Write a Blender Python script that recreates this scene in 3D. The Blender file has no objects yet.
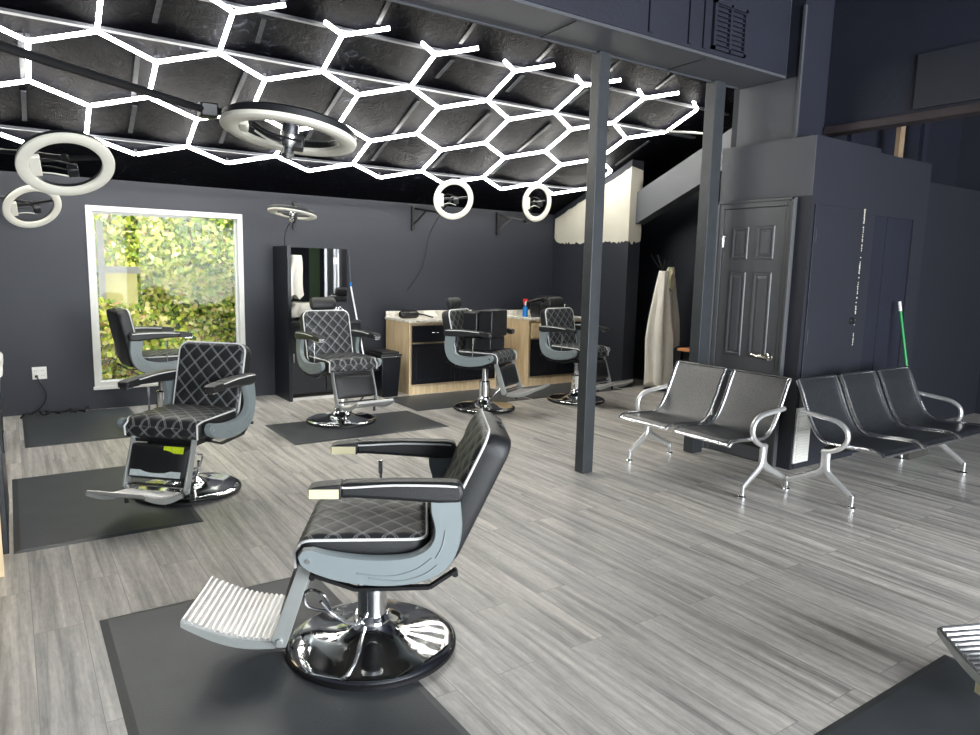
import bpy, math, random
from mathutils import Vector, Matrix
random.seed(7)
PI=math.pi; R=math.radians
col=bpy.context.scene.collection
# ------------------------------------------------------------------ helpers
def s2l(c): return tuple(((v/255)/12.92 if v/255<=.04045 else ((v/255+.055)/1.055)**2.4) for v in c)
def nodes(name):
    m=bpy.data.materials.new(name); m.use_nodes=True
    nt=m.node_tree; b=nt.nodes['Principled BSDF']; return m,nt,b
def mat(name,c,rough=.5,metal=0,noise=0,nscale=20,bump=0,bscale=60,spec=.5,coat=0,emit=None,es=0):
    m,nt,b=nodes(name)
    b.inputs['Base Color'].default_value=(*c,1); b.inputs['Roughness'].default_value=rough
    b.inputs['Metallic'].default_value=metal; b.inputs['Specular IOR Level'].default_value=spec
    b.inputs['Coat Weight'].default_value=coat
    L=nt.links; N=nt.nodes
    tc=N.new('ShaderNodeTexCoord')
    n=N.new('ShaderNodeTexNoise'); n.inputs['Scale'].default_value=nscale; n.inputs['Detail'].default_value=5
    L.new(tc.outputs['Object'],n.inputs['Vector'])
    r=N.new('ShaderNodeValToRGB'); r.color_ramp.elements[0].position=.3; r.color_ramp.elements[1].position=.7
    k=noise
    r.color_ramp.elements[0].color=(*[v*(1-k) for v in c],1); r.color_ramp.elements[1].color=(*[min(1,v*(1+k)) for v in c],1)
    L.new(n.outputs['Fac'],r.inputs['Fac']); L.new(r.outputs['Color'],b.inputs['Base Color'])
    if bump:
        n2=N.new('ShaderNodeTexNoise'); n2.inputs['Scale'].default_value=bscale; n2.inputs['Detail'].default_value=4
        L.new(tc.outputs['Object'],n2.inputs['Vector'])
        bp=N.new('ShaderNodeBump'); bp.inputs['Strength'].default_value=bump; bp.inputs['Distance'].default_value=.01
        L.new(n2.outputs['Fac'],bp.inputs['Height']); L.new(bp.outputs['Normal'],b.inputs['Normal'])
    if emit: b.inputs['Emission Color'].default_value=(*emit,1); b.inputs['Emission Strength'].default_value=es
    return m
M={}
M['wall']=mat('wall_paint',s2l((35,38,47)),.55,noise=.06,nscale=1.5,bump=.15,bscale=90)
M['wallg']=mat('wall_paint_grey',s2l((76,78,84)),.5,noise=.05,nscale=2,bump=.1,bscale=70)
M['box']=mat('closet_paint',s2l((38,40,48)),.5,noise=.05,nscale=2,bump=.1,bscale=60)
M['door']=mat('door_paint',s2l((80,82,85)),.4,noise=.03,nscale=3)
M['navy']=mat('dark_navy_paint',s2l((27,30,43)),.6,noise=.15,nscale=2,bump=.2,bscale=30)
M['postm']=mat('post_paint',s2l((52,56,60)),.45,noise=.12,nscale=9,bump=.2,bscale=40)
M['bare']=mat('bare_drywall',s2l((186,183,170)),.8,noise=.04,nscale=5)
M['white']=mat('white_plastic',s2l((225,224,218)),.4,noise=.02)
M['winframe']=mat('window_frame_paint',s2l((214,214,208)),.5,noise=.03)
M['leather']=mat('black_leather',s2l((30,31,33)),.38,noise=.06,nscale=40,bump=.25,bscale=350)
M['leather2']=mat('black_vinyl',s2l((24,25,28)),.35,noise=.05,nscale=40,bump=.15,bscale=200)
M['piping']=mat('white_piping',s2l((225,225,222)),.45,noise=.02)
M['shell']=mat('grey_blue_plastic',s2l((128,138,140)),.38,noise=.03,nscale=8)
M['chrome']=mat('chrome',(.83,.84,.85),.08,1,noise=.02)
M['chrome2']=mat('satin_chrome',(.74,.75,.76),.24,1,noise=.04)
M['alu']=mat('polished_aluminium',(.80,.80,.79),.30,.75,noise=.04)
M['black']=mat('black_metal',s2l((20,20,22)),.4,noise=.1)
M['rubber']=mat('mat_rubber',s2l((68,71,74)),.42,noise=.12,nscale=5,bump=.12,bscale=200)
M['blackpl']=mat('black_plastic',s2l((26,27,30)),.45,noise=.08)
M['lacquer']=mat('black_cabinet_lacquer',s2l((12,14,22)),.3,noise=.08)
M['cream']=mat('cream_sticker',s2l((222,215,176)),.5,noise=.06,nscale=15)
M['yellow']=mat('yellow_green_sticker',s2l((206,226,40)),.5,noise=.15,nscale=60)
M['label']=mat('pale_label',s2l((205,215,215)),.5,noise=.12,nscale=50)
M['ringw']=mat('ring_diffuser',s2l((224,221,208)),.45,noise=.02)
M['tan']=mat('tan_stud_wood',s2l((150,128,104)),.7,noise=.25,nscale=8)
M['batten']=mat('batten_metal',s2l((58,61,68)),.6,0,noise=.15,nscale=6)
M['strap']=mat('seam_tape',s2l((44,46,52)),.6,0,noise=.5,nscale=30)
M['cloth']=mat('cape_cloth',s2l((216,212,202)),.85,noise=.06,nscale=6)
M['green']=mat('green_plastic',s2l((28,140,72)),.4,noise=.04)
M['bristle']=mat('grey_bristle',s2l((70,68,64)),.9,noise=.3,nscale=60)
M['blue']=mat('blue_liquid_plastic',s2l((30,120,200)),.25,noise=.03)
M['red']=mat('red_plastic',s2l((220,50,50)),.4,noise=.03)
M['brass']=mat('satin_nickel',(.78,.74,.66),.2,1,noise=.03)
M['darkwood']=mat('dark_stained_timber',s2l((52,44,46)),.45,noise=.45,nscale=3)
M['silver']=mat('silver_paint',s2l((176,180,178)),.3,.45,noise=.03)
M['ply']=None; M['marble']=None
def plymat():
    m,nt,b=nodes('birch_plywood'); N=nt.nodes;L=nt.links
    tc=N.new('ShaderNodeTexCoord'); mp=N.new('ShaderNodeMapping'); mp.inputs['Scale'].default_value=(9,9,.8)
    n=N.new('ShaderNodeTexNoise'); n.inputs['Scale'].default_value=3; n.inputs['Detail'].default_value=6; n.inputs['Distortion'].default_value=.6
    r=N.new('ShaderNodeValToRGB'); r.color_ramp.elements[0].position=.3; r.color_ramp.elements[1].position=.75
    r.color_ramp.elements[0].color=(*s2l((206,180,138)),1); r.color_ramp.elements[1].color=(*s2l((236,214,176)),1)
    L.new(tc.outputs['Object'],mp.inputs[0]); L.new(mp.outputs[0],n.inputs[0]); L.new(n.outputs['Fac'],r.inputs[0]); L.new(r.outputs[0],b.inputs['Base Color'])
    b.inputs['Roughness'].default_value=.5; return m
M['ply']=plymat()
def marblemat():
    m,nt,b=nodes('white_marble_laminate'); N=nt.nodes;L=nt.links
    tc=N.new('ShaderNodeTexCoord'); n=N.new('ShaderNodeTexNoise'); n.inputs['Scale'].default_value=7; n.inputs['Detail'].default_value=8; n.inputs['Distortion'].default_value=1.5
    r=N.new('ShaderNodeValToRGB'); r.color_ramp.elements[0].position=.35; r.color_ramp.elements[1].position=.6
    r.color_ramp.elements[0].color=(*s2l((196,190,178)),1); r.color_ramp.elements[1].color=(*s2l((244,240,230)),1)
    L.new(tc.outputs['Object'],n.inputs[0]); L.new(n.outputs['Fac'],r.inputs[0]); L.new(r.outputs[0],b.inputs['Base Color'])
    b.inputs['Roughness'].default_value=.25; return m
M['marble']=marblemat()
def floormat():
    m,nt,b=nodes('grey_oak_planks'); N=nt.nodes;L=nt.links
    tc=N.new('ShaderNodeTexCoord'); sp=N.new('ShaderNodeSeparateXYZ'); L.new(tc.outputs['Object'],sp.inputs[0])
    cb=N.new('ShaderNodeCombineXYZ'); L.new(sp.outputs['Y'],cb.inputs['X']); L.new(sp.outputs['X'],cb.inputs['Y'])
    br=N.new('ShaderNodeTexBrick'); L.new(cb.outputs[0],br.inputs['Vector'])
    br.inputs['Scale'].default_value=1; br.inputs['Brick Width'].default_value=1.22; br.inputs['Row Height'].default_value=.178
    br.inputs['Mortar Size'].default_value=.0014; br.inputs['Mortar Smooth'].default_value=.2; br.inputs['Bias'].default_value=0
    br.offset=.37; br.offset_frequency=2; br.squash=1
    br.inputs['Color1'].default_value=(.0,.0,.0,1); br.inputs['Color2'].default_value=(1,1,1,1); br.inputs['Mortar'].default_value=(.5,.5,.5,1)
    bw=N.new('ShaderNodeRGBToBW'); L.new(br.outputs['Color'],bw.inputs[0])
    # offset noise per plank so that the grain breaks at the seams
    ad=N.new('ShaderNodeMath'); ad.operation='MULTIPLY'; ad.inputs[1].default_value=37; L.new(bw.outputs[0],ad.inputs[0])
    def grain(sx,sy,det,dist):
        mx=N.new('ShaderNodeMath'); mx.operation='MULTIPLY'; mx.inputs[1].default_value=sx; L.new(sp.outputs['X'],mx.inputs[0])
        my=N.new('ShaderNodeMath'); my.operation='MULTIPLY'; my.inputs[1].default_value=sy; L.new(sp.outputs['Y'],my.inputs[0])
        c=N.new('ShaderNodeCombineXYZ'); L.new(mx.outputs[0],c.inputs[0]); L.new(my.outputs[0],c.inputs[1]); L.new(ad.outputs[0],c.inputs[2])
        n=N.new('ShaderNodeTexNoise'); n.inputs['Scale'].default_value=1; n.inputs['Detail'].default_value=det; n.inputs['Distortion'].default_value=dist
        L.new(c.outputs[0],n.inputs[0]); return n.outputs['Fac']
    g1=grain(24,1.1,4,.5); g2=grain(110,4.5,5,.3)
    r1=N.new('ShaderNodeValToRGB'); e=r1.color_ramp.elements; e[0].position=.28; e[0].color=(*s2l((150,146,141)),1); e[1].position=.74; e[1].color=(*s2l((236,231,223)),1)
    x=r1.color_ramp.elements.new(.5); x.color=(*s2l((202,198,192)),1)
    L.new(g1,r1.inputs[0])
    r2=N.new('ShaderNodeValToRGB'); e=r2.color_ramp.elements; e[0].position=.3; e[0].color=(.8,.8,.8,1); e[1].position=.6; e[1].color=(1.0,1.0,1.0,1); L.new(g2,r2.inputs[0])
    mul=N.new('ShaderNodeMixRGB'); mul.blend_type='MULTIPLY'; mul.inputs[0].default_value=.75; L.new(r1.outputs[0],mul.inputs[1]); L.new(r2.outputs[0],mul.inputs[2])
    g3=grain(55,16,6,.8); r4=N.new('ShaderNodeValToRGB'); e=r4.color_ramp.elements; e[0].position=.35; e[0].color=(.80,.80,.80,1); e[1].position=.62; e[1].color=(1,1,1,1); L.new(g3,r4.inputs[0])
    m4=N.new('ShaderNodeMixRGB'); m4.blend_type='MULTIPLY'; m4.inputs[0].default_value=.8; L.new(mul.outputs[0],m4.inputs[1]); L.new(r4.outputs[0],m4.inputs[2])
    r3=N.new('ShaderNodeValToRGB'); e=r3.color_ramp.elements; e[0].color=(.84,.84,.85,1); e[1].color=(1.04,1.03,1.01,1); L.new(bw.outputs[0],r3.inputs[0])
    mul2=N.new('ShaderNodeMixRGB'); mul2.blend_type='MULTIPLY'; mul2.inputs[0].default_value=1; L.new(m4.outputs[0],mul2.inputs[1]); L.new(r3.outputs[0],mul2.inputs[2])
    mx=N.new('ShaderNodeMixRGB'); mx.inputs[2].default_value=(*s2l((138,135,131)),1); L.new(br.outputs['Fac'],mx.inputs[0]); L.new(mul2.outputs[0],mx.inputs[1])
    L.new(mx.outputs[0],b.inputs['Base Color'])
    b.inputs['Roughness'].default_value=.36; b.inputs['Specular IOR Level'].default_value=.5
    bp=N.new('ShaderNodeBump'); bp.inputs['Strength'].default_value=.12; bp.inputs['Distance'].default_value=.004; L.new(g2,bp.inputs['Height']); L.new(bp.outputs[0],b.inputs['Normal'])
    return m
M['floor']=floormat()
def ceilmat():
    m,nt,b=nodes('black_painted_foil_boards'); N=nt.nodes;L=nt.links
    tc=N.new('ShaderNodeTexCoord')
    n=N.new('ShaderNodeTexNoise'); n.inputs['Scale'].default_value=9; n.inputs['Detail'].default_value=10; n.inputs['Roughness'].default_value=.75; n.inputs['Distortion'].default_value=1.2
    n2=N.new('ShaderNodeTexNoise'); n2.inputs['Scale'].default_value=1.3; n2.inputs['Detail'].default_value=3
    L.new(tc.outputs['Object'],n.inputs[0]); L.new(tc.outputs['Object'],n2.inputs[0])
    a=N.new('ShaderNodeMath'); a.operation='MULTIPLY_ADD'; a.inputs[1].default_value=.35; L.new(n2.outputs['Fac'],a.inputs[0]); L.new(n.outputs['Fac'],a.inputs[2])
    r=N.new('ShaderNodeValToRGB'); e=r.color_ramp.elements; e[0].position=.66; e[0].color=(*s2l((3,3,8)),1); e[1].position=.90; e[1].color=(*s2l((70,72,84)),1); x=e.new(.78); x.color=(*s2l((10,11,17)),1)
    L.new(a.outputs[0],r.inputs[0]); L.new(r.outputs[0],b.inputs['Base Color'])
    b.inputs['Roughness'].default_value=.55; b.inputs['Specular IOR Level'].default_value=.05
    bp=N.new('ShaderNodeBump'); bp.inputs['Strength'].default_value=.9; bp.inputs['Distance'].default_value=.02; L.new(n.outputs['Fac'],bp.inputs['Height']); L.new(bp.outputs[0],b.inputs['Normal'])
    return m
M['ceil']=ceilmat()
def quiltmat():
    m,nt,b=nodes('diamond_stitched_leather'); N=nt.nodes;L=nt.links
    uv=N.new('ShaderNodeUVMap'); uv.uv_map='UVMap'; sp=N.new('ShaderNodeSeparateXYZ'); L.new(uv.outputs[0],sp.inputs[0])
    def mth(op,a,bb):
        n=N.new('ShaderNodeMath'); n.operation=op
        for i,v in enumerate((a,bb)):
            if v is None: continue
            if isinstance(v,(int,float)): n.inputs[i].default_value=v
            else: L.new(v,n.inputs[i])
        return n.outputs[0]
    # uv in diamond units
    res=None
    for sg in ('ADD','SUBTRACT'):
        d=mth(sg,sp.outputs[0],sp.outputs[1]); d=mth('ADD',d,100.0); f=mth('FRACT',d,None); f=mth('SUBTRACT',f,.5); f=mth('ABSOLUTE',f,None); f=mth('SUBTRACT',.5,f) # distance to line 0..0.5
        # double stitch: two thin lines at distance .05
        g=mth('SUBTRACT',f,.045); g=mth('ABSOLUTE',g,None); ln=mth('LESS_THAN',g,.017)
        res=ln if res is None else mth('MAXIMUM',res,ln)
    n=N.new('ShaderNodeTexNoise'); n.inputs['Scale'].default_value=14; L.new(uv.outputs[0],n.inputs[0])
    r=N.new('ShaderNodeValToRGB'); r.color_ramp.elements[0].color=(*s2l((28,29,31)),1); r.color_ramp.elements[1].color=(*s2l((44,45,47)),1); L.new(n.outputs['Fac'],r.inputs[0])
    mx=N.new('ShaderNodeMixRGB'); mx.inputs[2].default_value=(*s2l((146,149,150)),1); L.new(res,mx.inputs[0]); L.new(r.outputs[0],mx.inputs[1])
    L.new(mx.outputs[0],b.inputs['Base Color']); b.inputs['Roughness'].default_value=.42
    return m
M['quilt']=quiltmat()
def perfmat():
    m,nt,b=nodes('perforated_black_steel'); N=nt.nodes;L=nt.links
    tc=N.new('ShaderNodeTexCoord'); v=N.new('ShaderNodeTexVoronoi'); v.inputs['Scale'].default_value=70; L.new(tc.outputs['Object'],v.inputs[0])
    r=N.new('ShaderNodeValToRGB'); e=r.color_ramp.elements; e[0].position=.25; e[0].color=(*s2l((10,10,12)),1); e[1].position=.4; e[1].color=(*s2l((46,48,51)),1)
    L.new(v.outputs['Distance'],r.inputs[0]); L.new(r.outputs[0],b.inputs['Base Color']); b.inputs['Roughness'].default_value=.3; b.inputs['Specular IOR Level'].default_value=.7
    return m
M['perf']=perfmat()
def emat(name,c,s):
    m=bpy.data.materials.new(name); m.use_nodes=True; nt=m.node_tree; nt.nodes.clear()
    e=nt.nodes.new('ShaderNodeEmission'); e.inputs[0].default_value=(*c,1); e.inputs[1].default_value=s
    o=nt.nodes.new('ShaderNodeOutputMaterial'); nt.links.new(e.outputs[0],o.inputs[0]); return m
M['led']=emat('led_tube_light',(1.0,.975,.90),25.0)
def glassmat():
    m=bpy.data.materials.new('window_glass'); m.use_nodes=True; nt=m.node_tree; nt.nodes.clear(); N=nt.nodes
    t=N.new('ShaderNodeBsdfTransparent'); g=N.new('ShaderNodeBsdfGlossy'); g.inputs['Roughness'].default_value=.02
    mx=N.new('ShaderNodeMixShader'); mx.inputs[0].default_value=.006; o=N.new('ShaderNodeOutputMaterial')
    nt.links.new(t.outputs[0],mx.inputs[1]); nt.links.new(g.outputs[0],mx.inputs[2]); nt.links.new(mx.outputs[0],o.inputs[0]); return m
M['glass']=glassmat()
M['mirror']=mat('mirror_silver',(.8,.82,.83),.02,1)
def leafm(n,c):
    m=mat(n,c,.6,noise=.2,nscale=3); b=m.node_tree.nodes['Principled BSDF']; b.inputs['Transmission Weight'].default_value=0; return m
LEAF=[leafm('leaf_lime',s2l((214,222,96))),leafm('leaf_green',s2l((150,184,84))),leafm('leaf_deep_green',s2l((84,108,66))),leafm('leaf_straw',s2l((240,226,150))),leafm('leaf_pink_brown',s2l((222,180,130)))]

class MB:
    def __init__(s): s.v=[];s.f=[];s.m=[];s.uv={}
    def add(s,vs,fs,m=0,T=None):
        o=len(s.v)
        for p in vs:
            p=Vector(p); s.v.append(T@p if T else p)
        for f in fs: s.f.append(tuple(i+o for i in f)); s.m.append(m)
        return o
    def box(s,x0,x1,y0,y1,z0,z1,m=0,T=None):
        vs=[(x,y,z) for x in (x0,x1) for y in (y0,y1) for z in (z0,z1)]
        s.add(vs,[(0,1,3,2),(4,6,7,5),(0,4,5,1),(2,3,7,6),(0,2,6,4),(1,5,7,3)],m,T); return s
    def cbox(s,c,d,m=0,T=None):
        return s.box(c[0]-d[0]/2,c[0]+d[0]/2,c[1]-d[1]/2,c[1]+d[1]/2,c[2]-d[2]/2,c[2]+d[2]/2,m,T)
    def bar(s,a,b,w,h,m=0,up=(0,0,1)):
        a=Vector(a);b=Vector(b);d=(b-a);L=d.length;d.normalize();u=Vector(up);r=d.cross(u)
        if r.length<1e-4: r=d.cross(Vector((1,0,0)))
        r.normalize();u=r.cross(d)
        T=Matrix((( d.x,r.x,u.x,a.x),(d.y,r.y,u.y,a.y),(d.z,r.z,u.z,a.z),(0,0,0,1)))
        return s.box(0,L,-w/2,w/2,-h/2,h/2,m,T)
    def tube(s,path,r,n=8,m=0,closed=False,T=None,sx=1.0):
        P=[Vector(p) for p in path]; k=len(P)
        if not isinstance(r,(list,tuple)): r=[r]*k
        tang=[]
        for i in range(k):
            a=P[(i-1)%k] if (closed or i>0) else P[i]; b=P[(i+1)%k] if (closed or i<k-1) else P[i]
            t=(b-a); t.normalize(); tang.append(t)
        ref=Vector((0,0,1)) if abs(tang[0].z)<.9 else Vector((1,0,0))
        nrm=(ref-tang[0]*ref.dot(tang[0])).normalized(); vs=[]
        for i in range(k):
            nrm=(nrm-tang[i]*nrm.dot(tang[i])).normalized(); bi=tang[i].cross(nrm)
            for j in range(n):
                a=2*PI*j/n; vs.append(P[i]+(nrm*math.cos(a)+bi*math.sin(a)*sx)*r[i])
        fs=[]
        for i in range(k if closed else k-1):
            for j in range(n):
                a=i*n+j;b=i*n+(j+1)%n;c=((i+1)%k)*n+(j+1)%n;d=((i+1)%k)*n+j; fs.append((a,b,c,d))
        if not closed: fs.append(tuple(range(n-1,-1,-1))); fs.append(tuple((k-1)*n+j for j in range(n)))
        s.add(vs,fs,m,T); return s
    def rev(s,prof,n=24,m=0,T=None,cap=True):
        k=len(prof); vs=[(r*math.cos(2*PI*j/n),r*math.sin(2*PI*j/n),z) for r,z in prof for j in range(n)]
        fs=[(i*n+j,i*n+(j+1)%n,(i+1)*n+(j+1)%n,(i+1)*n+j) for i in range(k-1) for j in range(n)]
        if cap: fs.append(tuple(range(n-1,-1,-1))); fs.append(tuple((k-1)*n+j for j in range(n)))
        s.add(vs,fs,m,T); return s
    def prism(s,poly,a,b,axis='y',m=0,T=None):
        """poly in the two other axes; extruded from a to b"""
        n=len(poly)
        def P(p,t):
            return (p[0],t,p[1]) if axis=='y' else ((t,p[0],p[1]) if axis=='x' else (p[0],p[1],t))
        vs=[P(p,a) for p in poly]+[P(p,b) for p in poly]
        fs=[(i,(i+1)%n,n+(i+1)%n,n+i) for i in range(n)]+[tuple(range(n-1,-1,-1)),tuple(range(n,2*n))]
        s.add(vs,fs,m,T); return s
    def cushion(s,w,h,t,rad,puff,nu,nv,du,dv,T,mq=0,ms=1,edge=.014,qd=.006,bulge=.006):
        """upholstered slab: x=width, y=height, z=front. du,dv diamonds across"""
        vs=[];o0=len(s.v)
        def shape(x,y):
            ax,ay=abs(x)-(w/2-rad),abs(y)-(h/2-rad)
            if ax>0 and ay>0:
                k=max(ax,ay)/math.hypot(ax,ay); x=math.copysign(w/2-rad+ax*k,x); y=math.copysign(h/2-rad+ay*k,y)
            return x,y
        for j in range(nv+1):
            for i in range(nu+1):
                x,y=(-1+2*i/nu)*w/2,(-1+2*j/nv)*h/2; e=min(w/2-abs(x),h/2-abs(y))
                u=x/w*du;v=y/h*dv
                q=abs(math.sin(PI*(u+v)))*abs(math.sin(PI*(u-v)))
                f=min(1,e/edge); z=t/2-edge*(1-math.sqrt(max(0,1-(1-f)**2)))*.8+puff*(1-(2*x/w)**2)*(1-(2*y/h)**2)+(qd*(q**.5) if f>=1 else 0)
                X,Y=shape(x,y); s.v.append(T@Vector((X,Y,z))); s.uv[len(s.v)-1]=(u+.5,v+.5)
        W=nu+1
        for j in range(nv):
            for i in range(nu):
                s.f.append(tuple(o0+k for k in (j*W+i,j*W+i+1,(j+1)*W+i+1,(j+1)*W+i))); s.m.append(mq)
        loop=[(i,0) for i in range(nu)]+[(nu,j) for j in range(nv)]+[(i,nv) for i in range(nu,0,-1)]+[(0,j) for j in range(nv,0,-1)]
        prev=[o0+j*W+i for i,j in loop]; n=len(loop); pts=[]
        for (i,j) in loop: pts.append(shape((-1+2*i/nu)*w/2,(-1+2*j/nv)*h/2))
        zt=t/2-edge*.8
        rings=[]
        for q in (0,.25,.5,.75,1.0):
            z=zt+(-t/2+.006-zt)*q; b=1+bulge/ (w/2)*math.sin(PI*q)
            o=len(s.v)
            for x,y in pts: s.v.append(T@Vector((x*b,y*(1+bulge/(h/2)*math.sin(PI*q)),z)))
            cur=list(range(o,o+n))
            for k in range(n): s.f.append((prev[k],cur[k],cur[(k+1)%n],prev[(k+1)%n])); s.m.append(ms)
            prev=cur
        o=len(s.v)
        for x,y in pts: s.v.append(T@Vector((x*.96,y*.96,-t/2)))
        cur=list(range(o,o+n))
        for k in range(n): s.f.append((prev[k],cur[k],cur[(k+1)%n],prev[(k+1)%n])); s.m.append(ms)
        s.f.append(tuple(reversed(cur))); s.m.append(ms)
        return [T@Vector((x*1.003,y*1.003,zt+.002)) for x,y in pts]
    def build(s,name,mats,parent=None,loc=None,smooth=True,ang=38,bevel=0,seg=2):
        me=bpy.data.meshes.new(name); me.from_pydata([tuple(v) for v in s.v],[],s.f); 
        if not isinstance(mats,(list,tuple)): mats=[mats]
        for m in mats: me.materials.append(m)
        for p,mi in zip(me.polygons,s.m): p.material_index=min(mi,len(mats)-1)
        if s.uv:
            uvl=me.uv_layers.new(name='UVMap')
            for lp in me.loops: uvl.data[lp.index].uv=s.uv.get(lp.vertex_index,(0,0))
        me.validate(); me.update()
        if smooth: me.shade_smooth(); me.set_sharp_from_angle(angle=R(ang))
        o=bpy.data.objects.new(name,me); col.objects.link(o)
        if parent: o.parent=parent
        if loc: o.location=loc
        if bevel:
            b=o.modifiers.new('bevel','BEVEL'); b.width=bevel; b.segments=seg; b.limit_method='ANGLE'; b.angle_limit=R(40)
        return o
def tag(o,label=None,cat=None,group=None,kind=None):
    if label: o['label']=label
    if cat: o['category']=cat
    if group: o['group']=group
    if kind: o['kind']=kind
    return o
def empty(name,loc=(0,0,0),rz=0):
    o=bpy.data.objects.new(name,None); o.location=loc; o.rotation_euler=(0,0,rz); o.empty_display_size=.1; col.objects.link(o); return o
def struct(o): o['kind']='structure'; return o
def V(*a): return Vector(a)
def bez(pts,n=8):
    """Catmull-Rom through the points"""
    P=[Vector(p) for p in pts]; out=[]
    for i in range(len(P)-1):
        p0=P[max(i-1,0)];p1=P[i];p2=P[i+1];p3=P[min(i+2,len(P)-1)]
        for k in range(n):
            t=k/n; out.append(.5*((2*p1)+(p2-p0)*t+(2*p0-5*p1+4*p2-p3)*t*t+(3*p1-p0-3*p2+p3)*t**3))
    out.append(P[-1]); return out

# ------------------------------------------------------------------ room
def zc(y): return 2.28+.4*(8-y)            # sloped ceiling height
H0=3.62
struct(MB().box(-.7,9.2,-4.2,8.2,-.1,0).build('floor',M['floor'],smooth=False))
w=MB(); X0,X1,Z0,Z1=.655,2.145,.22,2.02
w.box(-.7,X0,8,8.15,0,4.1); w.box(X1,9.2,8,8.15,0,4.1); w.box(X0,X1,8,8.15,0,Z0); w.box(X0,X1,8,8.15,Z1,4.1)
struct(w.build('wall_back',M['wall'],smooth=False))
struct(MB().box(-.7,-.6,-4,8,0,4.6).build('wall_left',M['wall'],smooth=False))
struct(MB().box(9.0,9.1,-4,4.3,0,4.2).build('wall_right',M['wall'],smooth=False))
w=MB(); w.box(6.5,6.71,6.5,8,0,3.0)
side=struct(w.build('wall_side',M['wall'],smooth=False))
# bare drywall patch on the side wall
def ragged(p0,p1,n,amp):
    return [(p0[0]+(p1[0]-p0[0])*i/n+random.uniform(-amp,amp)*.5,p0[1]+(p1[1]-p0[1])*i/n+random.uniform(-amp,amp)) for i in range(1,n)]
pl=[(8.0-.04,2.22),(7.96,1.95)]+ragged((7.96,1.93),(7.86,1.90),3,.02)+ragged((7.86,1.88),(6.5,1.87),46,.022)+[(6.495,1.88),(6.495,2.80)]+ragged((6.5,2.79),(7.9,2.24),30,.01)
b=MB(); b.prism(pl,6.494,6.5,'x'); b.build('bare_drywall_patch',M['bare'],side,smooth=False)
pl=[(6.494,2.80),(6.494,1.87)]+ragged((6.5,1.87),(6.70,1.86),9,.025)+ragged((6.71,1.86),(6.70,2.80),22,.012)
b=MB(); b.prism(pl,6.494,6.5,'y'); b.build('bare_drywall_patch',M['bare'],side,smooth=False)
struct(MB().box(7.3,7.4,3.95,8,0,4.1).build('wall_passage',M['wall'],smooth=False))
struct(MB().box(7.3,9.1,4.2,4.3,0,4.2).build('wall_recess',M['navy'],smooth=False))
w=MB(); w.box(6.78,9.0,3.4,3.5,0,2.42); struct(w.build('wall_low_partition',M['box'],smooth=False))
# sloped ceiling over the stations, flat ceiling at the front
c=MB(); c.add([(-.7,3.8,zc(3.8)),(9.2,3.8,zc(3.8)),(9.2,8.1,zc(8.1)),(-.7,8.1,zc(8.1)),(-.7,3.8,zc(3.8)+.1),(9.2,3.8,zc(3.8)+.1),(9.2,8.1,zc(8.1)+.1),(-.7,8.1,zc(8.1)+.1)],[(0,1,2,3),(4,7,6,5),(0,4,5,1),(1,5,6,2),(2,6,7,3),(3,7,4,0)])
ceil=struct(c.build('ceiling',M['ceil'],smooth=False))
for y in (4.5,5.42,5.9,7.26):
    b=MB(); z=zc(y); b.bar((-.6,y,z-.012),(6.9,y,z-.012),.06 if y>5.5 else .045,.02); b.build('ceiling_batten',M['batten'],ceil,smooth=False)
# seam straps between the battens
for i in range(9):
    for (ya,yb) in ((7.15,6.75),(6.65,6.1),(5.75,5.5),(5.3,4.9)):
        x=.15+i*.78+random.uniform(-.04,.04); 
        if random.random()<.12: continue
        b=MB(); b.bar((x,ya,zc(ya)-.006),(x+random.uniform(-.03,.03),yb,zc(yb)-.006),.035,.008); b.build('seam_strap',M['strap'],ceil,smooth=False)
struct(MB().box(-.7,9.1,-4.1,3.46,H0,H0+.1).build('ceiling_front',M['navy'],smooth=False))
struct(MB().box(5.05,9.1,3.46,4.3,H0,H0+.1).build('ceiling_recess',M['navy'],smooth=False))
# dropped beam
w=MB(); w.box(-.7,5.05,3.45,3.86,3.0,4.1,0)
beam=struct(w.build('beam',M['wallg'],smooth=False))
MB().box(-.65,5.03,3.44,3.452,3.02,H0).build('beam_fascia',M['navy'],beam,smooth=False)
MB().bar((-.65,3.855,2.995),(5.0,3.855,2.995),.016,.012).build('beam_edge_bead',M['batten'],beam,smooth=False)
for x in (1.75,2.95,4.15):
    b=MB(); b.bar((x,3.47,2.997),(x+.02,3.85,2.997),.02,.006); b.build('soffit_seam',M['postm'],beam,smooth=False)
for x in (3.52,3.9,4.05):
    b=MB(); b.box(x,x+.03,3.425,3.44,3.04,3.6); b.build('fascia_stud',M['navy'],beam,smooth=False)
v=MB(); 
v.box(4.14,4.50,3.415,3.44,3.05,3.07); v.box(4.14,4.50,3.415,3.44,3.35,3.37); v.box(4.14,4.165,3.415,3.44,3.05,3.37); v.box(4.475,4.5,3.415,3.44,3.05,3.37); v.box(4.31,4.33,3.415,3.44,3.05,3.37)
for k in range(9): v.bar((4.15,3.425,3.085+k*.032),(4.49,3.425,3.085+k*.032),.014,.006)
tag(v.build('air_vent',M['navy'],smooth=False),'dark painted louvred air vent high on the fascia above the right post','vent')
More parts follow.
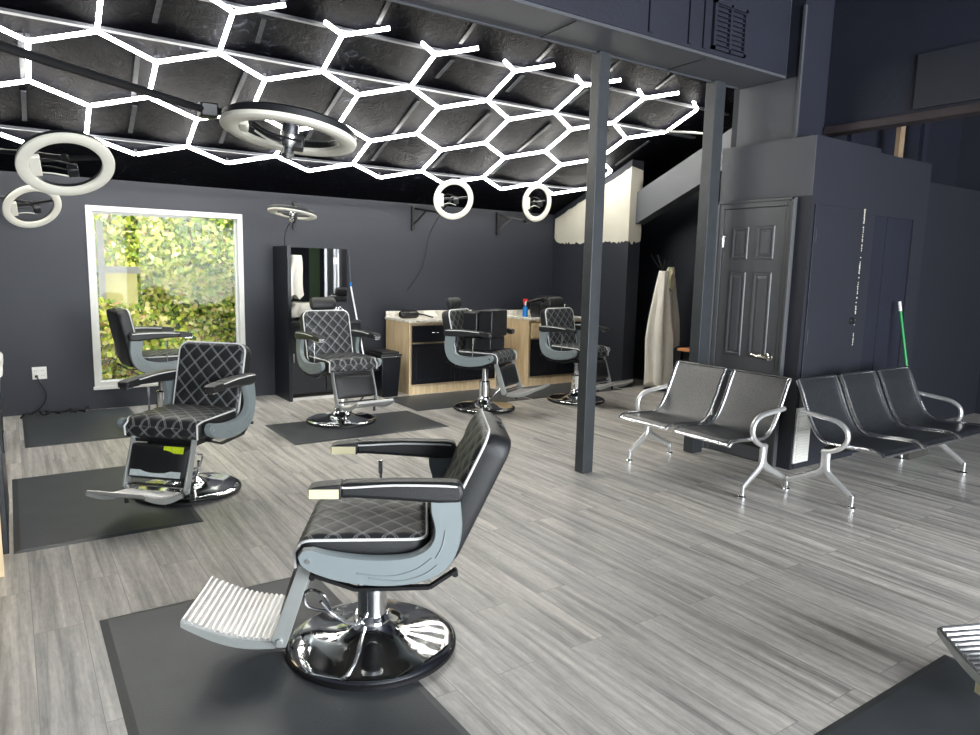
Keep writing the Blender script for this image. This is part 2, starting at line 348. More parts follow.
# upper bulkhead above the closet
w=MB(); w.box(5.05,5.42,3.33,3.86,2.52,H0); w.box(5.05,9.0,3.86,3.92,2.52,H0)
ub=struct(w.build('wall_upper_bulkhead',M['navy'],smooth=False))
MB().box(5.042,5.05,3.34,3.86,2.52,2.995).build('grey_side_panel',M['wallg'],ub,smooth=False)
MB().box(5.03,5.052,3.315,3.335,2.52,3.5).build('corner_bead',M['wallg'],ub,smooth=False)
w=MB(); w.box(5.42,5.52,.8,3.33,2.66,H0)
ur=struct(w.build('wall_upper_right',M['navy'],smooth=False))
MB().box(5.40,5.54,.8,3.32,2.61,2.665).build('timber_edge',M['darkwood'],ur,smooth=False)
MB().box(5.395,5.42,.9,2.65,2.69,3.06).build('raised_panel',M['box'],ur,smooth=False)
for x in (6.3,7.14,7.6):
    tag(MB().box(x,x+.09,3.6,3.64,2.42,H0).build('wall_stud',M['tan'] if x==7.14 else M['navy'],smooth=False),{6.3:'dark timber stud in the gap above the closet',7.14:'tan bare timber stud standing above the low right partition',7.6:'dark timber stud at the far right above the partition'}[x],'stud')
# closet block with three doors
w=MB(); w.box(4.94,5.84,3.08,3.9,0,2.52); w.box(5.84,6.78,3.12,3.9,0,2.50)
clo=struct(w.build('wall_closet',M['box'],smooth=False))
MB().box(4.932,4.94,3.08,3.9,2.09,2.52).build('closet_side_header',M['wallg'],clo,smooth=False)
# six panel door, in the X=4.94 face
d=struct(empty('door_1',(4.94,3.55,0)))
y0,y1=-.29,.28
leaf=MB(); leaf.box(-.02,.0,y0,y1,.01,2.02); lf=leaf.build('door_leaf',M['door'],d,smooth=False)
pz=[(.14,.72),(.84,1.52),(1.62,1.88)]
for (ya,yb) in ((y0+.09,-.035),(.035,y1-.09)):
    for za,zb in pz:
        p=MB(); x=-.02
        o=[(x-.001,ya,za),(x-.001,yb,za),(x-.001,yb,zb),(x-.001,ya,zb)]
        def ringf(k,dx): return [(x+dx,ya+k,za+k),(x+dx,yb-k,za+k),(x+dx,yb-k,zb-k),(x+dx,ya+k,zb-k)]
        rs=[ringf(0,-.0015),ringf(.006,-.009),ringf(.018,-.009),ringf(.03,.006-.02+.012),ringf(.05,-.008)]
        vs=[q for r_ in rs for q in r_]; fs=[]
        for a in range(4):
            for k in range(4): fs.append((a*4+k,a*4+(k+1)%4,(a+1)*4+(k+1)%4,(a+1)*4+k))
        fs.append((16,17,18,19)); p.add(vs,fs)
        p.build('door_panel',M['door'],lf,smooth=False)
f=MB(); ca=.065
for (ya,yb,za,zb) in ((y0-ca,y0-.004,0,2.02+ca),(y1+.004,y1+ca,0,2.02+ca),(y0-.004,y1+.004,2.025,2.02+ca)):
    f.box(-.03,0,ya,yb,za,zb); 
f.box(-.045,-.03,y0-ca,y0-ca+.02,0,2.02+ca); f.box(-.045,-.03,y1+ca-.02,y1+ca,0,2.02+ca); f.box(-.045,-.03,y0-ca,y1+ca,2.02+ca-.02,2.02+ca)
f.build('door_frame',M['door'],d,smooth=False,bevel=.003)
h=MB(); T=Matrix.Translation((-.02,y0+.06,.86))@Matrix.Rotation(-PI/2,4,'Y')
h.rev([(.032,0),(.032,.006),(.026,.012),(.012,.014),(.012,.05)],20,T=T)
h.tube(bez([(-.065,y0+.06,.86),(-.07,y0+.10,.866),(-.07,y0+.14,.862),(-.066,y0+.19,.872)],5),[.012]*8+[.010]*4+[.008]*4,8)
h.build('door_handle',M['brass'],d)
s_=MB(); s_.box(-.022,-.018,y0-.004,y0+.001,.8,.92); s_.build('strike_plate',M['brass'],d,smooth=False)
for z in (1.72,.3):
    g=MB(); g.tube([(-.028,y1+.002,z),(-.028,y1+.002,z+.09)],.008,8); g.box(-.024,-.021,y1-.02,y1+.02,z,z+.09); g.build('hinge',M['chrome2'],d)
# flush closet doors on the front faces
d2=struct(empty('door_2',(5.32,3.08,0)))
MB().box(-.34,.34,-.012,0,.01,2.03).build('door_leaf',M['box'],d2,smooth=False,bevel=.003)
p=MB()
for k in range(60):
    z=.95+k*.018
    if random.random()<.72:
        ww=random.uniform(.002,.011) if z>1.1 else .003
        p.box(.338-ww,.346,-.0135,-.0118,z,z+random.uniform(.008,.018))
p.box(.325,.35,-.0135,-.0118,2.01,2.035)
p.build('bare_paint_streak',M['bare'],d2,smooth=False)
k_=MB(); k_.rev([(.028,0),(.028,.01),(.02,.014),(.02,.02)],16,T=Matrix.Translation((.29,-.012,1.15))@Matrix.Rotation(PI/2,4,'X')); k_.build('knob_rosette',M['blackpl'],d2)
p=MB(); p.box(-.31,-.304,-.0135,-.0118,.98,1.1); p.box(-.31,-.305,-.0135,-.0118,1.75,1.85); p.build('paint_chip',M['wallg'],d2,smooth=False)
d3=struct(empty('door_3',(6.20,3.12,0)))
MB().box(-.32,.32,-.006,0,.01,2.0).build('door_leaf',M['navy'],d3,smooth=False)
MB().box(-.10,-.095,-.011,-.006,.01,2.0).build('leaf_seam',M['box'],d3,smooth=False)
f=MB(); f.box(-.36,-.32,-.02,0,0,2.04); f.box(.32,.36,-.02,0,0,2.04); f.box(-.32,.32,-.02,0,2.0,2.04); f.build('door_frame',M['box'],d3,smooth=False)
# posts
tag(MB().box(3.455,3.555,3.81,3.90,0,3.0).build('support_post',M['postm'],smooth=False,bevel=.004),'grey painted square post standing free on the floor in the middle of the room','post')
tag(MB().box(4.67,4.79,3.80,3.90,0,3.0).build('support_post',M['postm'],smooth=False,bevel=.004),'grey painted square post beside the six-panel door','post')
# sloped rafter
b=MB(); b.prism([(6.49,2.10),(6.49,2.49),(4.4,3.38),(4.4,2.98)],6.60,6.76,'x'); tag(b.build('rafter_beam',M['wallg'],smooth=False),'sloping grey boxed rafter running from the bare drywall patch up behind the right post','beam')
b=MB(); b.tube([(6.0,5.6,zc(5.6)-.2),(6.1,5.1,2.95)],.012,8); tag(b.build('metal_rod',M['alu']),'short thin metal rod above the sloping rafter','rod')
# small louvred window high in the passage
wn=struct(empty('window_2',(7.29,5.63,3.1)))
f=MB()
for (ya,yb,za,zb) in ((-.19,.19,-.14,-.11),(-.19,.19,.10,.13),(-.19,-.15,-.11,.10),(.15,.19,-.11,.10)): f.box(-.03,0,ya,yb,za,zb)
f.build('window_frame',M['white'],wn,smooth=False)
g=MB(); g.box(-.01,0,-.15,.15,-.11,.10)
g.build('grille',M['black'],wn,smooth=False)
g=MB()
for k in range(4): g.box(-.018,-.01,-.15+.06*(k+1)-.006,-.15+.06*(k+1)+.006,-.11,.10)
g.box(-.018,-.01,-.15,.15,-.012,0); g.build('grille_bars',M['white'],wn,smooth=False)
b=MB(); b.prism([(-.19,.13),(.19,.13),(-.19,.26)],-.012,0,'x'); b.build('bare_gable_patch',M['bare'],wn,smooth=False)
# main window
wn=struct(empty('window_1',(1.4,8.0,0)))
f=MB(); a,b_=X0-1.4,X1-1.4; t=.055
f.box(a,a+t,-.012,.13,Z0,Z1); f.box(b_-t,b_,-.012,.13,Z0,Z1); f.box(a+t,b_-t,-.012,.13,Z1-t,Z1); f.box(a+t,b_-t,-.012,.13,Z0,Z0+t)
f.box(a-.012,b_+.012,-.03,.0,Z0-.02,Z0+.012); f.box(a+t,a+t+.02,.05,.09,Z0+t,Z1-t,1); f.box(b_-t-.02,b_-t,.05,.09,Z0+t,Z1-t,1)
f.build('window_frame',M['winframe'],wn,smooth=False,bevel=.003)
g=MB(); g.box(a+t,b_-t,.06,.066,Z0+t,Z1-t); g.build('pane',M['glass'],wn,smooth=False)
f=MB(); pts=[(a+t,Z1-t)]+[(a+t+i*.02,Z1-t-.012-abs(math.sin(i*.7))*.012-random.random()*.008) for i in range(1,45)]+[(a+t+.9,Z1-t)]
f.prism(pts,.045,.055,'y'); f.build('peeling_film',M['winframe'],wn,smooth=False)
# storefront wall behind the camera, with real openings
w=MB(); w.box(-.7,9.1,-4.1,-4,2.9,H0); w.box(-.7,9.1,-4.1,-4,0,.35)
for (xa,xb) in ((-.7,-.2),(2.5,2.8),(5.5,9.1)): w.box(xa,xb,-4.1,-4,.35,2.9)
struct(w.build('wall_front',M['wall'],smooth=False))
struct(MB().box(7.2,7.5,-4.0,-3.96,0,2.6).build('trim_1',mat('dull_green_paint',s2l((96,118,88)),.6,noise=.05),smooth=False))
# wall outlet + cable
o=empty('wall_outlet',(.195,7.995,.40))
MB().box(-.06,.06,-.006,.004,-.06,.06).build('cover_plate',M['white'],o,bevel=.004)
for x in (-.028,.028):
    for z in (-.024,.024):
        q=MB(); q.box(x-.012,x-.009,-.0075,-.005,z-.006,z+.006); q.box(x+.006,x+.009,-.0075,-.005,z-.006,z+.006); q.build('socket_slots',M['blackpl'],o,smooth=False)
MB().box(-.04,-.014,-.03,-.006,-.04,-.018).build('plug',M['blackpl'],o,bevel=.003)
tag(o,'white double wall outlet with one black plug, left of the window','outlet')
cc=bez([(.17,7.965,.37),(.20,7.95,.3),(.24,7.95,.2),(.21,7.94,.1),(.12,7.92,.02)],6)
tag(MB().tube(cc,.006,6).build('power_cord',M['blackpl']),'thin black cord hanging from the white wall outlet to the floor','cord')
pp=[(0.02,7.80,.012)]
for i in range(26): pp.append((.05+.55*i/26+random.uniform(-.03,.03),7.88+random.uniform(-.07,.09),.012+random.uniform(0,.03)))
tag(MB().tube(bez(pp,3),.008,6).build('tangled_cable',M['blackpl']),'tangled black cable lying along the foot of the back wall left of the window','cable')

# ------------------------------------------------------------------ outside
gr=MB(); gr.add([(-6,8.3,-.4),(9,8.3,-.4),(9,11,-.2),(-6,11,-.2),(9,15,3.6),(-6,15,3.6)],[(0,1,2,3),(3,2,4,5)]); tag(gr.build('earth_bank',leafm('bank_earth',s2l((70,80,45))),smooth=False),'earth bank rising outside behind the shrubs','bank',kind='structure')
def shrub(cx,cy,cz,rx,ry,rz,n,label,wts,sd):
    rr=random.Random(sd); t=empty('leafy_shrub',(cx,cy,-.3)); b=MB()
    for k in range(n):
        a=rr.uniform(0,2*PI); e=rr.uniform(-1,1); q=rr.uniform(.72,1.04)+.10*math.sin(a*5+e*7)
        p=V(rx*q*math.sqrt(1-e*e)*math.cos(a),ry*q*math.sqrt(1-e*e)*math.sin(a),cz+.3+rz*q*e)
        if p.z<.02 or p.y>ry*.6: continue
        L=rr.uniform(.045,.095); W=L*.45
        d=V(rr.uniform(-1,1),rr.uniform(-1,.3),rr.uniform(-1,1)).normalized(); s=d.cross(V(rr.uniform(-1,1),rr.uniform(-1,1),rr.uniform(-1,1))).normalized()
        b.add([p,p+d*L*.5+s*W,p+d*L,p+d*L*.5-s*W],[(0,1,2,3)],rr.choices(range(5),wts)[0])
    b.build('foliage',LEAF,t,smooth=False)
    st=MB()
    for k in range(5): a=k*1.3; st.tube(bez([(.05*math.cos(a),.05*math.sin(a),0),(.12*rx*math.cos(a),.1*math.sin(a),.5*(cz+.3)),(.5*rx*math.cos(a),.4*ry*math.sin(a),cz+.3+.3*rz)],4),.02,5)
    st.build('stem',M['tan'],t)
    tag(t,label,'shrub','shrubs outside the window'); return t
shrub(.9,10.6,1.9,1.1,.7,1.5,14000,'lime green leafy shrub outside, at the upper left of the window',(6,3,1,2,.2),1)
shrub(2.45,10.9,2.1,1.15,.8,1.5,14000,'darker green shrub outside, filling the upper right of the window',(4,5,3,1,.5),2)
shrub(2.3,10.0,.5,1.15,.6,.85,11000,'straw coloured low shrub outside, at the lower right of the window',(5,3,1.5,5,.5),3)
shrub(.9,9.05,.30,.85,.4,.68,7000,'pale yellow low shrub outside, at the lower left of the window',(4,2,1,4,.6),4)
shrub(3.6,11.6,1.6,1.0,.8,1.9,6000,'green shrub outside, mostly hidden behind the right window edge',(4,4,3,1,.2),5)
hs=empty('pale_yellow_box',(1.10,9.62,0));  # pale yellow box with pale trim standing among the shrubs
MB().box(-.19,.19,-.1,.2,-.3,1.36).build('wall',mat('pale_yellow_colour',s2l((236,226,150)),.7,noise=.1,nscale=4),hs,smooth=False)
MB().box(-.22,.22,-.14,.24,1.34,1.42).build('top_slab',M['bare'],hs,smooth=False)
MB().box(-.22,-.15,-.13,-.1,-.3,1.95).build('side_strip',M['bare'],hs,smooth=False)
tag(hs,'pale yellow box seen among the leaves at the left of the window','shed')

# ------------------------------------------------------------------ hexagon light grid
A=.4713; HX,HY,HZ=.2084,6.087,2.986; TH=.3806; RT=.0088
def hp(i,v):
    X=i*.8660254*A; Vv=v*A; X,Vv=X*math.cos(RT)-Vv*math.sin(RT),X*math.sin(RT)+Vv*math.cos(RT)
    return V(HX+X,HY-Vv*math.cos(TH),HZ+Vv*math.sin(TH))
hexo=empty('hexagon_light_grid',tuple(hp(7,0)))
org=hp(7,0)
def zz(i,up,dn,odd_up): return up if (i%2==1)==odd_up else dn
E_=[]
for i in range(-2,15): E_.append(((i,zz(i,.5,0,True)),(i+1,zz(i+1,.5,0,True))))
for i in range(-2,15): E_.append(((i,zz(i,-1,-1.5,False)),(i+1,zz(i+1,-1,-1.5,False))))
for i in range(-2,15): E_.append(((i,zz(i,-2.5,-3,True)),(i+1,zz(i+1,-2.5,-3,True))))
for i in range(-1,16,2): E_.append(((i,.5),(i,1.5)))
for i in range(-2,15,2): E_.append(((i,0),(i,-1)))
for i in range(-1,16,2): E_.append(((i,-1.5),(i,-2.5)))
for a,b_ in E_:
    p,q=hp(*a)-org,hp(*b_)-org; d=(q-p).normalized()
    MB().tube([p+d*.012,q-d*.012],.016,8).build('led_tube',M['led'],hexo)
for i in range(-1,16,2):
    p=hp(i,1.5)-org
    if i<15:
        q=hp(i+1,2)-org; MB().tube([p+(q-p)*.03,p+(q-p)*.78],.016,8).build('led_tube',M['led'],hexo)
    q=hp(i-1,2)-org; MB().tube([p+(q-p)*.03,p+(q-p)*.42],.016,8).build('led_tube',M['led'],hexo)
for i in range(-2,16,2):
    for vv in ((zz(i,.5,0,True)),-3): 
        p=hp(i,vv)-org; MB().tube([p+V(0,.003,.02),p+V(0,.012,.05)],.012,6).build('ceiling_clip',M['batten'],hexo)
tag(hexo,'honeycomb grid of glowing white LED tubes fixed under the sloping black ceiling','ceiling light')

# ------------------------------------------------------------------ ring lights
F_=705.; CAM=V(0,0,1.5); ROLL=math.atan(.0235); PITCH=math.atan(99/F_); YAW=R(34.3)
fw=V(math.sin(YAW)*math.cos(PITCH),math.cos(YAW)*math.cos(PITCH),-math.sin(PITCH)); rt=V(math.cos(YAW),-math.sin(YAW),0); up=rt.cross(fw)
r_=rt*math.cos(ROLL)+up*math.sin(ROLL); u_=-rt*math.sin(ROLL)+up*math.cos(ROLL)
def ringlight(c,theta,phi,arm,label,clips=True,wall=None,cable=None):
    c=V(*c); v=(CAM-c).normalized(); uu=(u_-v*u_.dot(v)).normalized(); rr=uu.cross(v)*1.0
    rr=(r_-v*r_.dot(v)).normalized()
    th,ph=R(theta),R(phi)
    n=(v*math.cos(th)+(-uu*math.cos(ph)+rr*math.sin(ph))*math.sin(th)).normalized()
    t=empty('ring_light',tuple(c))
    x=(rr-n*rr.dot(n)).normalized(); y=n.cross(x)
    T=Matrix(((x.x,y.x,n.x,0),(x.y,y.y,n.y,0),(x.z,y.z,n.z,0),(0,0,0,1)))
    # closed ring profiles
    def ring(prof,nm,m):
        b=MB(); k=len(prof); N_=56
        vs=[(r*math.cos(2*PI*j/N_),r*math.sin(2*PI*j/N_),z) for r,z in prof for j in range(N_)]
        fs=[(i*N_+j,i*N_+(j+1)%N_,((i+1)%k)*N_+(j+1)%N_,((i+1)%k)*N_+j) for i in range(k) for j in range(N_)]
        b.add(vs,fs,0,T); return b.build(nm,m,t)
    ring([(.168,.0),(.17,.012),(.18,.017),(.218,.017),(.228,.012),(.23,.0)],'diffuser',M['ringw'])
    ring([(.171,.001),(.171,-.022),(.182,-.03),(.216,-.03),(.226,-.022),(.228,.001)],'back_housing',M['blackpl'])
    b=MB(); b.box(-.170,-.115,-.07,.07,-.02,.008,0,T) if theta<60 else b.box(-.168,-.14,-.05,.05,-.02,.012,0,T); b.build('driver_box',M['ringw'],t,bevel=.006)
    if clips:
        for k in range(3):
            a=V(-.12,-.05+.05*k,.0); q=V(.02+.01*k,-.06+.045*k,.03)
            cb=MB(); cb.tube([T@p for p in bez([a,a+V(.06,.02,.03),q],5)],.004,5); cb.build('cable',M['black'] if k else M['ringw'],t)
        cl=MB(); cl.box(.0,.05,-.045,.015,.0,.05,0,T); cl.build('phone_clip',M['blackpl'],t,bevel=.006)
    # socket and arm
    b=MB(); b.rev([(.016,-.05),(.03,-.02),(.03,.03),(.018,.05),(.022,.075),(.012,.09)],14,T=T) if theta>60 else b.rev([(.02,-.06),(.02,-.03)],12,T=T)
    b.build('ball_head',M['chrome2'] if theta>60 else M['black'],t)
    b=MB(); b.box(-.17,.17,-.012,.012,-.05,-.035,0,T); b.build('cross_bar',M['black'],t)
    pts=[V(*p)-c for p in arm]
    pts=[T@V(0,0,-.05)]+pts
    b=MB(); b.tube(pts,.013,8); b.build('arm',M['black'],t)
    b=MB(); 
    jp=pts[1]; b.cbox(jp,(.06,.06,.05)); b.build('arm_joint',M['black'],t,bevel=.006)
    if wall:
        w_=V(*wall)-c; b=MB(); 
        if abs(wall[1]-7.99)<.05:
            b.box(w_.x-.02,w_.x+.02,w_.y-.02,w_.y+.0145,w_.z-.27,w_.z+.03)
            b.bar((w_.x,w_.y-.01,w_.z-.2),tuple(w_+(pts[-2]-w_)*.5),.014,.02)
        else:
            b.box(w_.x-.013,w_.x+.02,w_.y-.02,w_.y+.02,w_.z-.27,w_.z+.03)
        b.build('wall_bracket',M['black'],t)
    if cable:
        b=MB(); b.tube(bez([V(*p)-c for p in cable],6),.004,5); b.build('power_cable',M['blackpl'],t)
    return tag(t,label,'ring light',group='ring lights on wall arms')
ringlight((.84,2.5,1.95),75,-6,[(.62,2.72,2.03),(-.602,1.80,2.03)],'large ring light hanging flat above the nearest barber chair, closest to the camera',wall=(-.59,1.8,2.03))
ringlight((.29,4.44,1.99),48,12,[(.12,4.6,2.05),(-.602,4.9,2.08)],'tilted white ring light upper left, in front of the smaller ring beside the window',wall=(-.59,4.9,2.08))
ringlight((.21,7.41,1.94),44,28,[(.05,7.45,2.0),(-.602,7.3,2.05)],'small tilted ring light near the back wall at far left, just left of the window',wall=(-.59,7.3,2.05))
ringlight((2.29,6.78,1.98),80,-6,[(2.42,7.05,2.06),(2.72,7.99,2.16)],'ring light lying nearly flat above the chair at the mirror station',wall=(2.72,7.985,2.16),cable=[(2.42,7.05,2.03),(2.45,7.5,1.8),(2.6,7.9,1.55),(2.62,7.92,1.2)])
ringlight((4.21,6.98,2.262),20,42,[(4.40,7.6,2.16),(4.24,7.99,2.22)],'round ring light facing the room above the chair loaded with the black booster',wall=(4.23,7.985,2.22),cable=[(4.40,7.6,2.14),(4.42,7.9,1.9),(4.36,7.96,1.5),(4.15,7.97,1.2)])
ringlight((5.39,6.97,2.309),42,82,[(5.8,7.72,2.14),(5.53,7.99,2.22)],'narrow upright ring light nearest the bare drywall patch',wall=(5.52,7.985,2.22))

# ------------------------------------------------------------------ barber chair
def frameT(o,ax,ay,az):
    o=V(*o);ax=V(*ax);ay=V(*ay);az=V(*az)
    return Matrix(((ax.x,ay.x,az.x,o.x),(ax.y,ay.y,az.y,o.y),(ax.z,ay.z,az.z,o.z),(0,0,0,1)))
def barber_chair(x,y,yaw,h,lean,label,headrest=False,stickers=0,armsticker=False,detail=True,away=0.0):
    t=empty('barber_chair',(x,y,.008),R(yaw))
    # base
    wa=V(x,y,0).normalized()*away; B_=Matrix.Translation(Matrix.Rotation(-R(yaw),3,'Z')@wa)
    b=MB(); b.rev([(.322,.014),(.325,.022),(.318,.030),(.29,.036),(.22,.044),(.15,.056),(.10,.072),(.075,.092),(.066,.11)],64,T=B_)
    bs=b.build('base',M['chrome'],t,ang=60)
    g=MB(); g.rev([(.326,0),(.333,.004),(.333,.016),(.326,.022),(.315,.018)],64,T=B_); g.build('base_gasket',M['black'],bs)
    b=MB(); b.rev([(.066,.09),(.060,.13),(.058,.16),(.058,.29),(.05,.30)],32,T=B_); b.build('column',M['chrome'],t)
    b=MB(); b.rev([(.036,.28),(.036,.345+h),(.055,.346+h),(.055,.372+h)],24,T=B_); b.build('piston',M['chrome2'],t)
    b=MB(); b.rev([(.072,.105),(.075,.118),(.066,.135)],32,T=B_); b.build('column_collar',M['chrome'],t)
    # pump lever
    b=MB(); hh=.6*h
    b.tube(bez([(.05,.06,.13),(.09,.12,.17+hh*.3),(.14,.17,.24+hh*.6),(.17,.19,.29+hh)],4),.008,8)
    b.tube(bez([(.14,.165,.235+hh*.6),(.22,.15,.25+hh),(.235,.155,.30+hh),(.20,.19,.335+hh),(.155,.21,.32+hh),(.14,.175,.25+hh*.6)],4),.0065,8)
    b.tube([(.05,.02,.125),(.055,.075,.125)],.013,10)
    b.build('pump_lever',M['chrome2'],t)
    P=Matrix.Translation((0,0,h))
    # under frame
    b=MB(); b.box(-.16,.16,-.16,.16,.372,.40,0,P); b.box(-.02,.22,-.20,.20,.40,.425,0,P); b.build('seat_plate',M['black'],t,bevel=.004)
    for s in (1,-1):
        b=MB(); pts=[(.195,.43),(.04,.372),(-.22,.374),(-.315,.438)]
        for a,c in zip(pts[:-1],pts[1:]): b.bar((a[0],s*.262,a[1]+h),(c[0],s*.262,c[1]+h),.012,.024,up=(0,1,0))
        for px,pz_ in ((.185,.428),(-.308,.432)): b.tube([(px,s*.255,pz_+h),(px,s*.292,pz_+h)],.011,10)
        b.build('support_bar',M['black'],t)
    # seat
    b=MB(); T=P@frameT((.02,0,.495),(0,1,0),(-1,0,0),(0,0,1))
    # seat as slab with front roll
    loop=b.cushion(.485,.455,.115,.05,.012,44,40,4.6,4.6,T)
    for i_,p in enumerate(b.v):
        d_=p.x-(.2475-.055)
        if d_>0: d_=min(d_,.055); f_=max(0,(p.z-h-.44)/.115); p.z-=.055*(1-math.sqrt(max(0,1-(d_/.056)**2)))*f_
    st=b.build('seat_cushion',[M['quilt'],M['leather']],t,ang=60)
    pb=MB(); q_=loop[44:]+loop[:1]; pb.tube([V(.250,.238,.442+h),V(.253,.240,.50+h)]+[V(p.x,p.y,p.z-(.055*(1-math.sqrt(max(0,1-(min(.055,max(0,p.x-.1925))/.056)**2))))) for p in q_]+[V(.253,-.240,.50+h),V(.250,-.238,.442+h)] if q_[0].y>0 else [V(.250,-.238,.442+h),V(.253,-.240,.50+h)]+[V(p.x,p.y,p.z-(.055*(1-math.sqrt(max(0,1-(min(.055,max(0,p.x-.1925))/.056)**2))))) for p in q_]+[V(.253,.240,.50+h),V(.250,.238,.442+h)],.0055,6); pb.build('seat_piping',M['piping'],st)
    fr=MB(); Tf=P@frameT((.245,0,.474),(0,1,0),(0,0,1),(1,0,0)); lp=fr.cushion(.455,.062,.016,.02,.003,40,8,4.3,.62,Tf,edge=.006,qd=.003,bulge=0); fr.build('seat_front',[M['quilt'],M['leather']],st,ang=60)
    # backrest: pivot at rear of seat
    L=R(lean); upv=V(-math.sin(L),0,math.cos(L)); nv=V(math.cos(L),0,math.sin(L))
    piv=V(-.205,0,.475+h); hgt=.50; thk=.105
    cen=piv+upv*(hgt/2)-nv*(thk/2)
    b=MB(); T=frameT(cen,(0,1,0),upv,nv)
    loop=b.cushion(.475,hgt,thk,.065,.010,44,44,4.5,4.5,T)
    bk=b.build('backrest',[M['quilt'],M['leather']],t,ang=60)
    pb=MB(); pb.tube(loop,.0055,6,closed=True); pb.build('back_piping',M['piping'],bk)
    b=MB(); b.cbox((0,hgt*.5-.012,-.02),(.09,.03,.035),0,T); b.tube([T@V(-.03,hgt*.5+.004,-.02),T@V(-.03,hgt*.5+.012,-.02)],.01,8); b.tube([T@V(.03,hgt*.5+.004,-.02),T@V(.03,hgt*.5+.012,-.02)],.01,8)
    b.build('headrest_socket',M['blackpl'],bk,bevel=.003)
    if headrest:
        hc=T@V(0,hgt/2+.075,-.005); Th=frameT(hc,(0,1,0),upv,nv)
        hb=empty('headrest',(0,0,0)); hb.parent=t
        q=MB(); 
        prof=[(.0,-.13),(.03,-.128),(.042,-.115),(.046,-.08),(.046,.08),(.042,.115),(.03,.128),(.0,.13)]
        q.rev([(max(r,.001),z) for r,z in prof],20,T=Th@Matrix.Rotation(PI/2,4,'Y')@Matrix.Diagonal((.9,1.4,1,1)))
        q.build('headrest_pad',M['leather'],hb)
        q=MB(); 
        for sx in (-.035,.035): q.tube([T@V(sx,hgt/2-.01,-.02),T@V(sx,hgt/2+.05,-.02)],.006,8)
        q.tube(bez([T@V(.16,hgt/2+.0,-.03),T@V(.19,hgt/2+.045,-.03),T@V(.225,hgt/2+.02,-.04),T@V(.232,hgt/2-.05,-.04)],4),.007,6)
        q.build('headrest_post',M['chrome2'],hb)
    # side shells
    outer=[(.215,.53),(.232,.505),(.222,.478),(.19,.452),(.10,.418),(-.02,.398),(-.13,.398),(-.225,.42),(-.285,.462),(-.318,.53),(-.33,.61),(-.322,.70)]
    inner=[(-.215,.70),(-.218,.66),(-.232,.61),(-.228,.565),(-.20,.53),(-.15,.508),(-.08,.50),(.02,.503),(.12,.518),(.18,.533)]
    for s in (1,-1):
        b=MB(); ya,yb=(.272,.308) if s>0 else (-.308,-.272)
        # quad strip between outer and inner for clean shading
        def ev(pl,n):
            Ls=[0]
            for a,c in zip(pl[:-1],pl[1:]): Ls.append(Ls[-1]+math.hypot(c[0]-a[0],c[1]-a[1]))
            out=[]
            for k in range(n+1):
                d_=Ls[-1]*k/n; i=max(j for j in range(len(Ls)) if Ls[j]<=d_+1e-9); i=min(i,len(pl)-2); f_=(d_-Ls[i])/(Ls[i+1]-Ls[i]); out.append((pl[i][0]+(pl[i+1][0]-pl[i][0])*f_,pl[i][1]+(pl[i+1][1]-pl[i][1])*f_))
            return out
        sm=lambda pl:[(p.x,p.z) for p in bez([(a,0,c) for a,c in pl],5)]
        O=ev(sm(outer),30); I=ev(sm(list(reversed(inner))),30)
        vs=[];fs=[]
        for k in range(31):
            o_,i_=O[k],I[k]
            for (yy,ins) in ((ya,0),(yb,0)):
                pass
            midc=((o_[0]+i_[0])/2,(o_[1]+i_[1])/2)
            def sh(p,q): return (p[0]+(midc[0]-p[0])*q,p[1]+(midc[1]-p[1])*q)
            e=.012
            yo=yb if s>0 else ya; yi=ya if s>0 else yb; so=1 if s>0 else -1
            ring_=[(*o_,yi),(*o_,yo-so*e),(*sh(o_,.12),yo),(*sh(i_,.12),yo),(*i_,yo-so*e),(*i_,yi)]
            vs+= [(p[0],p[2],p[1]+h) for p in ring_]
        for k in range(30):
            for j in range(6):
                a=k*6+j;c=k*6+(j+1)%6;fs.append((a,c,c+6,a+6))
        fs.append(tuple(range(5,-1,-1))); fs.append(tuple(180+j for j in range(6)))
        b.add(vs,fs); b.build('side_frame',M['shell'],t,ang=45)
        # embossed lines
        for line in ([(.03,.45),(-.08,.437),(-.17,.46),(-.225,.50)],[(-.01,.432),(-.12,.42),(-.20,.442),(-.245,.475)],[(-.24,.50),(-.262,.545),(-.272,.60)]):
            q=MB(); yo=.309*s; q.tube(bez([(a,yo,c+h) for a,c in line],5),.003,5); q.build('embossed_line',M['shell'],t)
        q=MB(); q.tube([(.195,.305*s,.495+h),(.195,.312*s,.495+h)],.009,10); q.build('frame_bolt',M['chrome2'],t)
        # arm pad
        q=MB(); yc=.285*s; wd=.072
        prof=[(-.325,.70),(-.335,.735),(-.325,.765),(-.29,.772),(-.1,.775),(.06,.771),(.085,.768),(.087,.718),(.05,.720),(-.1,.71),(-.25,.698)]
        for j in range(1): q.prism([(a,c+h) for a,c in prof],yc-wd/2,yc+wd/2,'y')
        ap=q.build('armrest',M['leather'],t,ang=50,bevel=.014,seg=3)
        q=MB(); e=.004
        for sgn in (1,-1): q.tube(bez([(.078,yc+sgn*(wd/2-.003),.757+h),(.05,yc+sgn*(wd/2-.002),.757+h),(-.1,yc+sgn*(wd/2-.002),.764+h),(-.28,yc+sgn*(wd/2-.002),.76+h),(-.322,yc+sgn*(wd/2-.008),.752+h)],4),.0042,6)
        q.build('arm_piping',M['piping'],ap)
        q=MB(); q.prism([(.08,.718+h),(.08,.768+h),(.165,.760+h),(.190,.752+h),(.188,.718+h)],yc-wd/2-.001,yc+wd/2+.001,'y'); tp=q.build('arm_tip',M['leather'],t,bevel=.004)
